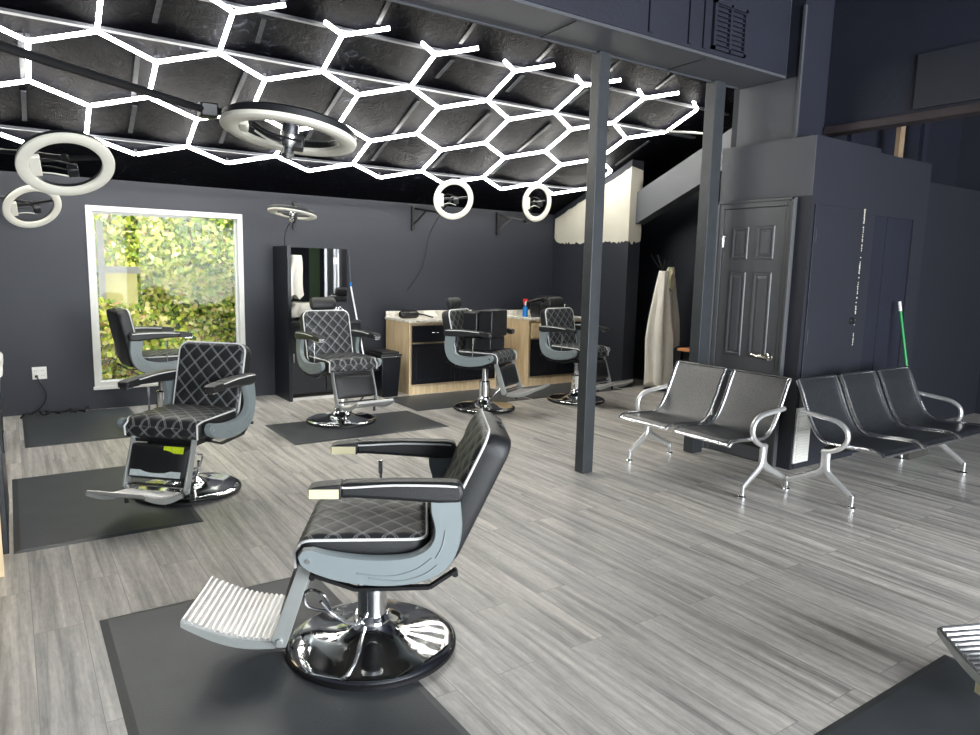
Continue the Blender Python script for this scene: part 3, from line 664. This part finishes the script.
        if not armsticker:
            q2=MB(); q2.box(.186,.192,yc-wd/2+.01,yc+wd/2-.01,.722+h,.742+h); q2.box(.13,.186,yc-wd/2+.012,yc+wd/2-.012,.708+h,.718+h); q2.build('tip_plate',M['chrome2'],tp)
        if armsticker:
            q=MB(); q.box(.088,.186,yc+wd/2-.0005,yc+wd/2+.0025,.720+h,.752+h)
            q.box(.187,.191,yc-wd/2+.004,yc+wd/2-.004,.722+h,.742+h); q.box(.088,.186,yc-(wd/2+.0025),yc-(wd/2-.0005),.720+h,.752+h)
            q.build('tip_sticker',M['cream'],tp,smooth=False)
        # recline lever
        if s>0: continue
        q=MB(); q.tube([(-.02,.262*s,.44+h),(-.015,.262*s,.66+h)],.006,8); q.tube([(-.015,.262*s,.635+h),(-.0145,.262*s,.69+h)],.0095,8); q.build('recline_lever',M['chrome2'],t)
    # leg rest
    lift=h
    for s in (1,-1):
        b=MB(); b.bar((.215,.205*s,.455+lift),(.315,.2*s,.135+lift),.012,.042,up=(0,1,0)) if False else None
        pts=[(.195,.46),(.235,.46),(.345,.155),(.325,.125),(.295,.125),(.285,.15),(.20,.42)]
        b.prism([(a,c+lift) for a,c in pts],.2*s-.006,.2*s+.006,'y')
        b.tube([(.215,.19*s,.44+lift),(.215,.215*s,.44+lift)],.012,10); b.tube([(.315,.19*s,.15+lift),(.315,.215*s,.15+lift)],.012,10)
        b.build('leg_bracket',M['silver'],t,bevel=.002)
    b=MB(); a=V(.262,0,.41+lift); c=V(.325,0,.205+lift); d_=(c-a).normalized(); nn=V(-d_.z,0,d_.x)*-1
    if nn.x<0: nn=-nn
    Tc=frameT((a+c)/2-nn*.015,(0,1,0),-d_,nn); Tm=Tc
    b.cushion(.37,.20,.04,.02,.006,12,12,1,1,Tc,mq=1,ms=1,qd=0)
    b.build('calf_pad',[M['leather'],M['leather']],t,ang=60)
    MB().tube([(.22,-.2,.43+lift),(.22,.2,.43+lift)],.008,8).build('cross_rod',M['chrome2'],t); MB().tube([(.312,-.2,.165+lift),(.312,.2,.165+lift)],.011,8).build('cross_rod',M['chrome2'],t)
    if stickers:
        q=MB(); q.box(.035,.165,.052,.092,.0215,.023,0,Tc) ; q.build('yellow_sticker',M['yellow'],t,smooth=False)['label']='yellow green sticker'
        q=MB(); q.box(-.165,.165,-.092,-.055,.0215,.023,0,Tc); q.build('paper_label',M['label'],t,smooth=False)['label']='torn pale label strip'
    # ribbed footplate
    f0=V(.335,0,.135+lift); f1=V(.665,0,.225+lift)
    b=MB(); n=17; top=[]
    for k in range(n*6+1):
        q=k/(n*6); base=f0+(f1-f0)*q; sag=-.022*math.sin(PI*q)*1.0+ (.0)
        rib=.010*abs(math.sin(PI*n*q))**.8
        top.append((base.x,base.z+sag+rib))
    bot=[(p[0]+.002,p[1]-.016) for p in reversed([top[i] for i in range(0,len(top),6)])]
    bot=[(f0.x+(f1.x-f0.x)*(1-k/12),f0.z+(f1.z-f0.z)*(1-k/12)-.022*math.sin(PI*(1-k/12))-.012) for k in range(13)]
    b.prism(top+bot,-.175,.175,'y')
    fp=b.build('footplate',M['alu'],t,ang=50)
    for s in (1,-1):
        q=MB(); ya=.176*s
        tp_=[(f0.x+(f1.x-f0.x)*k/12,f0.z+(f1.z-f0.z)*k/12-.022*math.sin(PI*k/12)-.002) for k in range(13)]
        bt_=[(a,c-.022-.010*math.sin(PI*(i/12))) for i,(a,c) in enumerate(tp_)]
        q.prism(tp_+list(reversed(bt_)),min(ya,ya+.008*s),max(ya,ya+.008*s),'y'); q.build('footplate_rail',M['silver'],fp)
    for s in (1,-1):
        q=MB(); q.tube([(.42,.12*s,.13+lift),(.42,.12*s,.085+lift)],.012,10); q.build('bumper_foot',M['blackpl'],fp)
    return tag(t,label,'barber chair','barber chairs')
barber_chair(1.106,2.40,151,-.004,25,'nearest barber chair, side on and leaning back, cream stickers on its armrest tips',armsticker=True,away=.03)
barber_chair(1.13,7.05,5,.10,11,'barber chair in front of the window, its black back turned to the left wall')
barber_chair(.875,4.69,226,.0,15,'barber chair with a yellow-green sticker and torn label on its leg pad',stickers=1,away=.13)
barber_chair(2.56,6.25,-86,.09,13,'barber chair facing the room in front of the dark mirror station',headrest=True,away=.08)
barber_chair(4.12,6.13,-60,.093,13,'barber chair with a black booster lying on its seat, by the first wood-sided cabinet',headrest=True,away=.08)
barber_chair(5.38,6.1,-82,.088,12,'barber chair partly hidden behind the middle post',headrest=True)
cc_=barber_chair(2.65,.394,66,.0,15,'barber chair at the lower right corner, only its ribbed footplate in view')
q=MB(); q.box(.40,.495,.170,.1735,.075,.140); q.build('paper_label',M['cream'],cc_,smooth=False,bevel=.001)['label']='cream label plate under the footplate'
# booster on chair five
o=empty('booster_seat',(4.06,6.09,.672),R(-60))
MB().box(-.12,.17,-.17,.17,.0,.13).build('lower_cushion',M['leather2'],o,bevel=.012)
MB().box(-.14,.018,-.19,.055,.132,.385).build('side_block',M['leather2'],o,bevel=.012)
MB().box(.022,.18,-.17,.20,.132,.41).build('tall_block',M['leather2'],o,bevel=.012)
MB().box(-.14,.018,.06,.19,.132,.385).build('back_block',M['leather2'],o,bevel=.012)
tag(o,'black boxy upholstered booster lying on the seat of a barber chair','booster seat')

# ------------------------------------------------------------------ floor mats
def fmat(x0,x1,y0,y1,label):
    b=MB(); b.add([(x0,y0,0.0005),(x1,y0,0.0005),(x1,y1,0.0005),(x0,y1,0.0005),(x0+.03,y0+.03,.008),(x1-.03,y0+.03,.008),(x1-.03,y1-.03,.008),(x0+.03,y1-.03,.008)],[(0,3,2,1),(4,5,6,7),(0,1,5,4),(1,2,6,5),(2,3,7,6),(3,0,4,7)])
    return tag(b.build('floor_mat',M['rubber'],smooth=False),label,'floor mat','rubber mats under the chairs')
fmat(.23,1.155,1.68,3.2,'black rubber mat under the nearest barber chair')
fmat(-.06,.86,4.18,5.66,'black rubber mat under the chair with the yellow-green sticker')
fmat(.03,.95,6.57,7.97,'black rubber mat against the back wall, below the window')
fmat(1.9,3.4,5.64,6.5,'black rubber mat under the chair at the mirror station')
fmat(3.47,4.97,6.41,7.25,'black rubber mat in front of the first wood-sided cabinet')
fmat(5.0,6.45,6.41,7.15,'black rubber mat in front of the second cabinet, behind the post')
fmat(1.52,3.04,.2,1.15,'black rubber mat in the lower right corner of the photo')

# ------------------------------------------------------------------ station cabinets
def cabinet(x,y,w_,d_,label,doors=2,ztop=.88,woodfront=False,drawer=True):
    t=empty('station_cabinet',(x,y,0)); # x,y front-left; extends +x, +y
    b=MB(); b.box(0,.02,0,d_,0,ztop-.03); b.box(w_-.02,w_,0,d_,0,ztop-.03); b.box(.02,w_-.02,.02,d_,.10,ztop-.03); b.box(.02,w_-.02,0,.02,.0,.10); b.box(.02,w_-.02,0,.02,ztop-.055,ztop-.03)
    b.build('body',M['ply'],t,smooth=False,bevel=.002)
    MB().box(-.01,w_+.01,-.02,d_+.01,ztop-.03,ztop).build('worktop',M['marble'],t,bevel=.004)
    MB().box(.0,w_,d_-.01,d_+.01,ztop,ztop+.07).build('backsplash',M['marble'],t,bevel=.003)
    n=doors; dw=(w_-.06)/n
    for k in range(n):
        xa=.03+k*dw+.006; xb=.03+(k+1)*dw-.006
        q=MB(); q.box(xa,xb,-.018,.0,.12,.60); dr=q.build('door',M['lacquer'],t,bevel=.003)
        q=MB(); ii=.05
        q.box(xa+ii,xb-ii,-.022,-.018,.12+ii,.12+ii+.008); q.box(xa+ii,xb-ii,-.022,-.018,.60-ii-.008,.60-ii); q.box(xa+ii,xa+ii+.008,-.022,-.018,.12+ii,.60-ii); q.box(xb-ii-.008,xb-ii,-.022,-.018,.12+ii,.60-ii); q.build('door_moulding',M['blackpl'],dr)
        q=MB(); q.box(xa,xb,-.018,.0,.62,ztop-.065); dd=q.build('drawer',M['lacquer'] if not (woodfront and k==0) else M['ply'],t,bevel=.003)
        q=MB(); xm=(xa+xb)/2; q.tube([(xm-.04,-.03,.73),(xm+.04,-.03,.73)],.005,8); q.build('handle',M['chrome2'],dd)
    return tag(t,label,'cabinet','plywood station cabinets')
cabinet(3.83,7.30,1.25,.62,'plywood cabinet with black doors and marble top beside the black bin')
cabinet(5.50,7.20,.98,.55,'plywood cabinet with black doors and marble top, right one next to the bare side wall',woodfront=True,doors=2)
# left wall station at the picture's left edge
t=empty('station_cabinet',(-.598,3.9,0))
MB().box(0,.50,0,.95,0,.88).build('body',M['ply'],t,smooth=False)
MB().box(0,.535,-.01,.96,.88,.91).build('worktop',M['blackpl'],t,bevel=.003)
for k in range(2):
    q=MB().box(.50,.525,.02+k*.47,.46+k*.47,.1,.84).build('door',M['lacquer'],t,bevel=.003)
    q2=MB().tube([(.53,.42+k*.1,.5),(.53,.42+k*.1,.6)],.005,8).build('handle',M['chrome2'],q)
tag(t,'dark-fronted plywood cabinet cut by the left edge of the photo','cabinet')
for z,yy,nm in ((.912,4.55,'white folded towel lying on the cabinet at the left edge, rear one'),(.912,4.15,'white folded towel lying on the cabinet at the left edge, front one')):
    q=MB(); q.box(-.32,-.05,yy,yy+.2,z,z+.07); tag(q.build('folded_towel',M['white'],bevel=.02,seg=3),nm,'towel')
# mirror station
t=empty('mirror_station',(2.47,7.45,0))
b=MB(); b.box(0,.04,.05,.545,0,1.69); b.box(.86,.89,.15,.545,0,.86); b.box(.04,.86,.15,.545,.06,.84); b.build('body',M['lacquer'],t,bevel=.003)
MB().box(.04,.89,.10,.545,.84,.87).build('worktop',M['blackpl'],t,bevel=.003)
MB().box(.04,.19,.50,.545,.87,1.69).build('side_panel',M['lacquer'],t,smooth=False)
mf=MB().box(.19,.87,.52,.545,1.06,1.69).build('mirror_back',M['blackpl'],t,smooth=False)
MB().box(.195,.865,.512,.52,1.065,1.685).build('mirror',M['mirror'],mf,smooth=False)
MB().box(.04,.62,.40,.545,1.04,1.06).build('shelf',M['bare'],t,smooth=False)
for k in range(2):
    q=MB().box(.05+k*.41,.44+k*.41,.135,.15,.08,.82).build('door',M['lacquer'],t,bevel=.003)
    MB().tube([(.08+k*.70,.125,.42),(.08+k*.70,.125,.52)],.006,8).build('handle',M['white'],q)
MB().rev([(.002,.012),(.014,.01),(.018,0)],12,T=Matrix.Translation((.08,.495,1.24))@Matrix.Rotation(PI/2,4,'X')).build('knob',M['white'],t)
MB().box(0.02,.88,.09,.12,0,.03).build('plinth',M['winframe'],t,smooth=False)
tag(t,'tall black station with a wall mirror, behind a barber chair right of the window','mirror station')
def drape(name,x,y,ztop,zbot,w0,w1,th,m,label,cat,yaw=0,seed=1,group=None,fold=5):
    rr=random.Random(seed); b=MB(); n=48; rows=22; ph=rr.uniform(0,6)
    vs=[]
    for j in range(rows+1):
        q=j/rows; z=ztop+(zbot-ztop)*q; ww=w0+(w1-w0)*min(1,q*1.7)**.85; 
        for i in range(n):
            a=2*PI*i/n; f_=1+.24*math.sin(fold*a+ph+q*1.2)*min(1,q*3)+.05*math.sin((fold*2+1)*a+ph*2)
            zz_=z+(.03*math.sin(3*a+ph) if j==rows else 0)
            vs.append((ww/2*math.cos(a)*f_+.015*math.sin(q*5+ph),th/2*math.sin(a)*f_*(.5+.5*min(1,q*2+.3)),zz_))
    fs=[(j*n+i,j*n+(i+1)%n,(j+1)*n+(i+1)%n,(j+1)*n+i) for j in range(rows) for i in range(n)]
    fs.append(tuple(range(n-1,-1,-1))); fs.append(tuple(rows*n+i for i in range(n)))
    b.add(vs,fs,0); o=b.build(name,m,ang=60); o.location=(x,y,0); o.rotation_euler=(0,0,yaw)
    return tag(o,label,cat,group)
drape('hanging_towel',2.70,7.90,1.60,1.13,.10,.14,.05,M['cloth'],'white towel hanging against the dark side of the mirror station','towel',seed=3)
drape('hanging_towel',2.72,7.80,1.06,.90,.2,.24,.09,M['cloth'],'crumpled white towel on the counter of the mirror station','towel',seed=4)
tag(MB().box(2.86,3.12,7.72,7.80,.872,1.02).build('paper_roll_box',M['label'],bevel=.01),'pale box standing on the counter of the mirror station behind the chair headrest','box')
# mop leaning beside mirror
t=empty('mop',(3.52,7.72,0))
MB().tube([(0,0,.05),(-.15,.2,1.25)],.011,8).build('lower_pole',M['alu'],t); MB().tube([(-.15,.2,1.25),(-.15,.2,1.30)],.013,8).build('blue_collar',M['blue'],t)
MB().tube([(-.15,.2,1.3),(-.165,.235,1.68)],.009,8).build('upper_pole',M['batten'],t); MB().box(-.08,.08,-.05,.05,.0,.06).build('mop_head',M['blackpl'],t,bevel=.01)
tag(t,'thin mop handle with a blue collar leaning on the wall right of the mirror','mop')
# bin
t=empty('waste_bin',(3.58,7.42,0))
b=MB(); b.add([(-.10,-.14,0),(.10,-.14,0),(.10,.14,0),(-.10,.14,0),(-.125,-.17,.48),(.125,-.17,.48),(.125,.17,.48),(-.125,.17,.48)],[(0,3,2,1),(4,5,6,7),(0,1,5,4),(1,2,6,5),(2,3,7,6),(3,0,4,7)]); b.build('bin_body',M['lacquer'],t,bevel=.01)
b=MB(); b.box(-.135,.135,-.18,.18,.48,.50); b.box(-.11,.11,-.15,.15,.50,.525); b.build('lid',M['blackpl'],t,bevel=.008)
b=MB(); b.tube([(-.13,-.18,.472),(.13,-.18,.472)],.006,6); b.build('chrome_rim',M['chrome2'],t)
tag(t,'black waste bin with a flat lid, left of the first wood-sided cabinet','waste bin')
# counter objects
t=empty('clipper_case',(3.99,7.62,.882)); b=MB(); b.rev([(.001,-.13),(.035,-.12),(.05,-.09),(.05,.09),(.035,.12),(.001,.13)],16,T=Matrix.Translation((0,0,.045))@Matrix.Rotation(PI/2,4,'Y')); b.build('case_body',M['leather2'],t)
MB().tube(bez([(.12,0,.05),(.2,-.05,.035),(.27,-.12,.012)],4),.009,6).build('handle',M['blackpl'],t)
tag(t,'black rounded clipper case on the left marble counter','case')
t=empty('spray_bottle',(5.60,7.42,.882))
MB().rev([(.032,0),(.036,.01),(.036,.09),(.028,.12),(.013,.14),(.013,.16)],20).build('bottle_body',M['blue'],t)
MB().rev([(.014,.15),(.014,.19),(.012,.2)],12).build('neck',M['white'],t)
b=MB(); b.box(-.035,.03,-.012,.012,.2,.235); b.box(-.03,-.02,-.008,.008,.16,.2); b.build('trigger_head',M['red'],t,bevel=.004)
tag(t,'blue spray bottle with a red trigger head on the right marble counter','spray bottle')
b=MB(); b.box(5.66,5.80,7.30,7.38,.882,.91); tag(b.build('clipper',M['batten'],bevel=.008),'small grey clipper lying on the right marble counter','clipper')
t=empty('tool_bag',(5.98,7.42,.882)); 
b=MB(); b.box(-.22,.22,-.14,.14,0,.2); b.build('bag_body',M['leather2'],t,bevel=.05,seg=4)
b=MB(); b.box(-.14,.16,-.1,.1,.2,.27); b.build('bag_top',M['leather2'],t,bevel=.03,seg=4)
b=MB(); b.tube(bez([(-.16,-.1,.2),(-.2,-.14,.24),(-.34,-.14,.22),(-.42,-.12,.2)],4),.02,8); b.build('strap',M['blackpl'],t)
tag(t,'black soft tool bag with a strap on the right counter, above the chair back','bag')

# ------------------------------------------------------------------ coat rack and capes
t=empty('coat_rack',(6.83,6.18,0))
MB().rev([(.18,0),(.18,.015),(.03,.03),(.02,.05)],24).build('base',M['chrome2'],t)
MB().tube([(0,0,.03),(0,0,1.66)],.014,10).build('pole',M['black'],t)
for k in range(6):
    a=k*PI/3+.3; MB().tube(bez([(0,0,1.5),(.08*math.cos(a),.08*math.sin(a),1.58),(.17*math.cos(a),.17*math.sin(a),1.72)],4),.006,6).build('hook',M['black'],t)
tag(t,'black coat rack with splayed wire hooks, behind the left waiting bench','coat rack')
def capemat(n,cols):
    m,nt,b=nodes(n); N=nt.nodes;L=nt.links; tc=N.new('ShaderNodeTexCoord'); x=N.new('ShaderNodeTexNoise'); x.inputs['Scale'].default_value=3.2; x.inputs['Detail'].default_value=2; L.new(tc.outputs['Object'],x.inputs[0])
    r=N.new('ShaderNodeValToRGB'); r.color_ramp.elements[0].position=.3; r.color_ramp.elements[0].color=(*s2l(cols[0]),1); r.color_ramp.elements[1].position=.62; r.color_ramp.elements[1].color=(*s2l(cols[1]),1); e=r.color_ramp.elements.new(.72); e.color=(*s2l(cols[2]),1)
    L.new(x.outputs['Fac'],r.inputs[0]); L.new(r.outputs[0],b.inputs['Base Color']); b.inputs['Roughness'].default_value=.85; return m
drape('barber_cape',6.72,6.10,1.52,.10,.10,.30,.17,capemat('white_cape_cloth',((240,236,226),(228,224,214),(244,226,214))),'long white barber cape hanging from the coat rack, front one','cape',R(-30),seed=11)
drape('barber_cape',6.93,6.15,1.44,.55,.10,.24,.14,capemat('pastel_cape_cloth',((205,200,190),(196,200,190),(222,170,150))),'shorter pinkish grey cape hanging behind the white one on the coat rack','cape',R(-20),seed=12)
drape('green_scarf',6.80,6.06,1.57,1.30,.08,.13,.08,capemat('green_cloth',((60,150,90),(190,170,150),(200,140,110))),'small green and orange scarf at the top of the coat rack','scarf',R(-30),seed=13)
# desk in the passage
t=empty('side_desk',(7.0,5.55,0))
MB().box(-.28,.28,-.25,.25,.56,.59).build('desk_top',mat('orange_wood',s2l((196,138,88)),.4,noise=.15,nscale=8),t,bevel=.003)
for sx in (-.25,.25):
    for sy in (-.22,.22): MB().box(sx-.02,sx+.02,sy-.02,sy+.02,0,.56).build('leg',M['black'],t)
MB().box(-.26,.26,-.23,.23,.42,.45).build('shelf',M['lacquer'],t)
tag(t,'small desk with an orange-brown top in the dark passage beside the right post','desk')
t=empty('desk_bottle',(6.92,5.62,.592)); MB().rev([(.03,0),(.03,.12),(.012,.16),(.012,.2)],14).build('bottle_body',M['black'],t); MB().rev([(.015,.2),(.015,.23)],12).build('cap',M['chrome2'],t)
tag(t,'small dark bottle standing on the side desk in the passage','bottle')

# ------------------------------------------------------------------ waiting benches
def bench(x,y,yaw,n,label,span,ends):
    """local: +X forward (sitting direction), Y along the bench; seats centred on 0; back top at x=0"""
    t=empty('waiting_bench',(x,y,0),R(yaw)); W=.485; gap=(span-n*W)/(n-1) if n>1 else 0
    prof=[(.0,.785),(.035,.72),(.085,.60),(.14,.49),(.19,.425),(.25,.395),(.33,.392),(.45,.402),(.55,.408),(.605,.40),(.635,.375)]
    pr=[(p.x,p.z) for p in bez([(a,0,c) for a,c in prof],4)]
    for k in range(n):
        yc=-span/2+W/2+k*(W+gap)
        q=MB(); th=.004; N_=len(pr)
        vs=[];
        for a,c in pr: vs+=[(a,yc-W/2+.02,c),(a,yc+W/2-.02,c),(a-.003,yc-W/2+.02,c-.006),(a-.003,yc+W/2-.02,c-.006)]
        fs=[]
        for i in range(N_-1): o=i*4; fs+=[(o,o+1,o+5,o+4),(o+2,o+6,o+7,o+3),(o,o+4,o+6,o+2),(o+1,o+3,o+7,o+5)]
        fs+=[(0,2,3,1),((N_-1)*4,(N_-1)*4+1,(N_-1)*4+3,(N_-1)*4+2)]
        q.add(vs,fs); se=q.build('seat_shell',M['perf'],t,ang=60)
        for s in (-1,1):
            q=MB(); q.tube([(a,yc+s*(W/2-.012),c-.004) for a,c in pr],.0145,8); q.build('side_rail',M['chrome2'],se)
        q=MB(); q.tube([(.0,yc-W/2+.012,.783),(.0,yc+W/2-.012,.783)],.009,8); q.build('top_edge',M['perf'],se)
        q=MB(); q.tube([(.63,yc-W/2+.012,.378),(.63,yc+W/2-.012,.378)],.011,8); q.build('front_edge',M['chrome2'],se)
    q=MB(); q.bar((.28,ends[0],.345),(.28,ends[1],.345),.06,.05); q.build('cross_beam',M['black'],t,bevel=.006)
    for yy in ends:
        lg=MB()
        # arched cast leg
        def cast(path,wds,tn): 
            P_=bez(path,6); K=len(P_)
            lg.tube(P_,[wds[0]+(wds[1]-wds[0])*i/(K-1) for i in range(K)],10,sx=tn)
        cast([(.27,yy,.33),(.268,yy,.26),(.25,yy,.205),(.19,yy,.165),(.095,yy,.12),(-.0,yy,.072)],(.034,.019),.7)
        cast([(.27,yy,.33),(.272,yy,.26),(.285,yy,.205),(.33,yy,.165),(.40,yy,.12),(.47,yy,.072)],(.034,.019),.7)
        le=lg.build('leg',M['alu'],t,ang=70)
        for fx in (-.0,.47):
            q=MB(); q.tube([(fx,yy,.088),(fx,yy,.015)],.0155,10); q.rev([(.028,0),(.028,.008),(.014,.018)],16,T=Matrix.Translation((fx,yy,0))); q.build('foot',M['chrome'],le)
        q=MB(); q.tube(bez([(.27,yy,.32),(.25,yy,.335),(.30,yy,.345),(.37,yy,.385),(.405,yy,.44),(.395,yy,.505),(.33,yy,.55),(.22,yy,.565),(.10,yy,.575),(.07,yy,.58)],6),.0165,10,sx=1.2); q.build('armrest',M['alu'],t,ang=70)
    return tag(t,label,'bench','chrome and black waiting benches')
bench(4.50,3.36,180,2,'two-seat perforated steel waiting bench in front of the six-panel door',1.03,(-.54,.52))
bench(5.27,2.80,-90,3,'three-seat perforated steel waiting bench along the dark closet wall',1.56,(-.80,.82))
# white grille at the corner
t=empty('vent_grille',(5.06,3.065,.27))
b=MB(); b.box(-.10,.10,0,.014,-.22,.22); b.build('frame',M['white'],t,bevel=.003)
b=MB()
for k in range(18): b.bar((-.08,-.004,-.19+k*.0225),(.08,-.004,-.19+k*.0225),.008,.010)
b.build('louvres',M['white'],t,smooth=False)
tag(t,'white louvred vent grille low on the closet wall at the corner between the benches','vent')
# broom
t=empty('broom',(6.31,2.80,0))
MB().tube([(0,0,.12),(.005,.235,1.22)],.012,10).build('handle',M['green'],t); MB().tube([(.005,.235,1.22),(.006,.252,1.30)],.014,10).build('white_grip',M['white'],t)
b=MB(); b.box(-.16,.16,-.03,.03,.085,.125); b.build('broom_block',M['green'],t,bevel=.006)
b=MB(); b.add([(-.15,-.02,.09),(.15,-.02,.09),(.15,.02,.09),(-.15,.02,.09),(-.19,-.05,.0),(.17,-.05,.0),(.17,.03,.0),(-.19,.03,.0)],[(0,1,2,3),(4,7,6,5),(0,4,5,1),(1,5,6,2),(2,6,7,3),(3,7,4,0)]); b.build('bristles',M['bristle'],t,smooth=False)
tag(t,'green broom with a white handle end leaning on the closet behind the three-seat bench','broom')

# ------------------------------------------------------------------ light
sc=bpy.context.scene
wd=bpy.data.worlds.new('world'); sc.world=wd; wd.use_nodes=True
bg=wd.node_tree.nodes['Background']; bg.inputs[0].default_value=(.80,.88,1.0,1); bg.inputs[1].default_value=1.6
def area(name,loc,rot,sx,sy,e,c):
    l=bpy.data.lights.new(name,'AREA'); l.shape='RECTANGLE'; l.size=sx; l.size_y=sy; l.energy=e; l.color=c
    o=bpy.data.objects.new(name,l); o.location=loc; o.rotation_euler=rot; col.objects.link(o); return o
for k,x in enumerate((1.15,4.15)): area('shopfront_daylight',(x,-4.05,1.62),(R(90),0,0),2.7,2.5,330,(.93,.97,1.0))
pl_=bpy.data.lights.new('passage_fill_light','POINT'); pl_.energy=14; pl_.shadow_soft_size=.12; pl_.color=(1,.93,.86); po_=bpy.data.objects.new('passage_fill_light',pl_); po_.location=(6.3,4.5,2.85); col.objects.link(po_)  # added unseen fill light that lifts the dark passage, no fixture there
sn=bpy.data.lights.new('sun','SUN'); sn.energy=8; sn.angle=R(2); sn.color=(1,.95,.85); so=bpy.data.objects.new('sun',sn); so.rotation_euler=(R(38),0,R(25)); col.objects.link(so)

# ------------------------------------------------------------------ camera
cd=bpy.data.cameras.new('camera'); cd.sensor_width=36; cd.lens=F_*36/980; cd.clip_start=.05
co=bpy.data.objects.new('camera',cd); col.objects.link(co); sc.camera=co
co.matrix_world=Matrix(((r_.x,u_.x,-fw.x,0),(r_.y,u_.y,-fw.y,0),(r_.z,u_.z,-fw.z,1.5),(0,0,0,1)))
vs=sc.view_settings; sc.display_settings.display_device='sRGB'; vs.view_transform='Standard'; vs.look='None'; vs.exposure=.6; vs.gamma=1; vs.use_curve_mapping=False
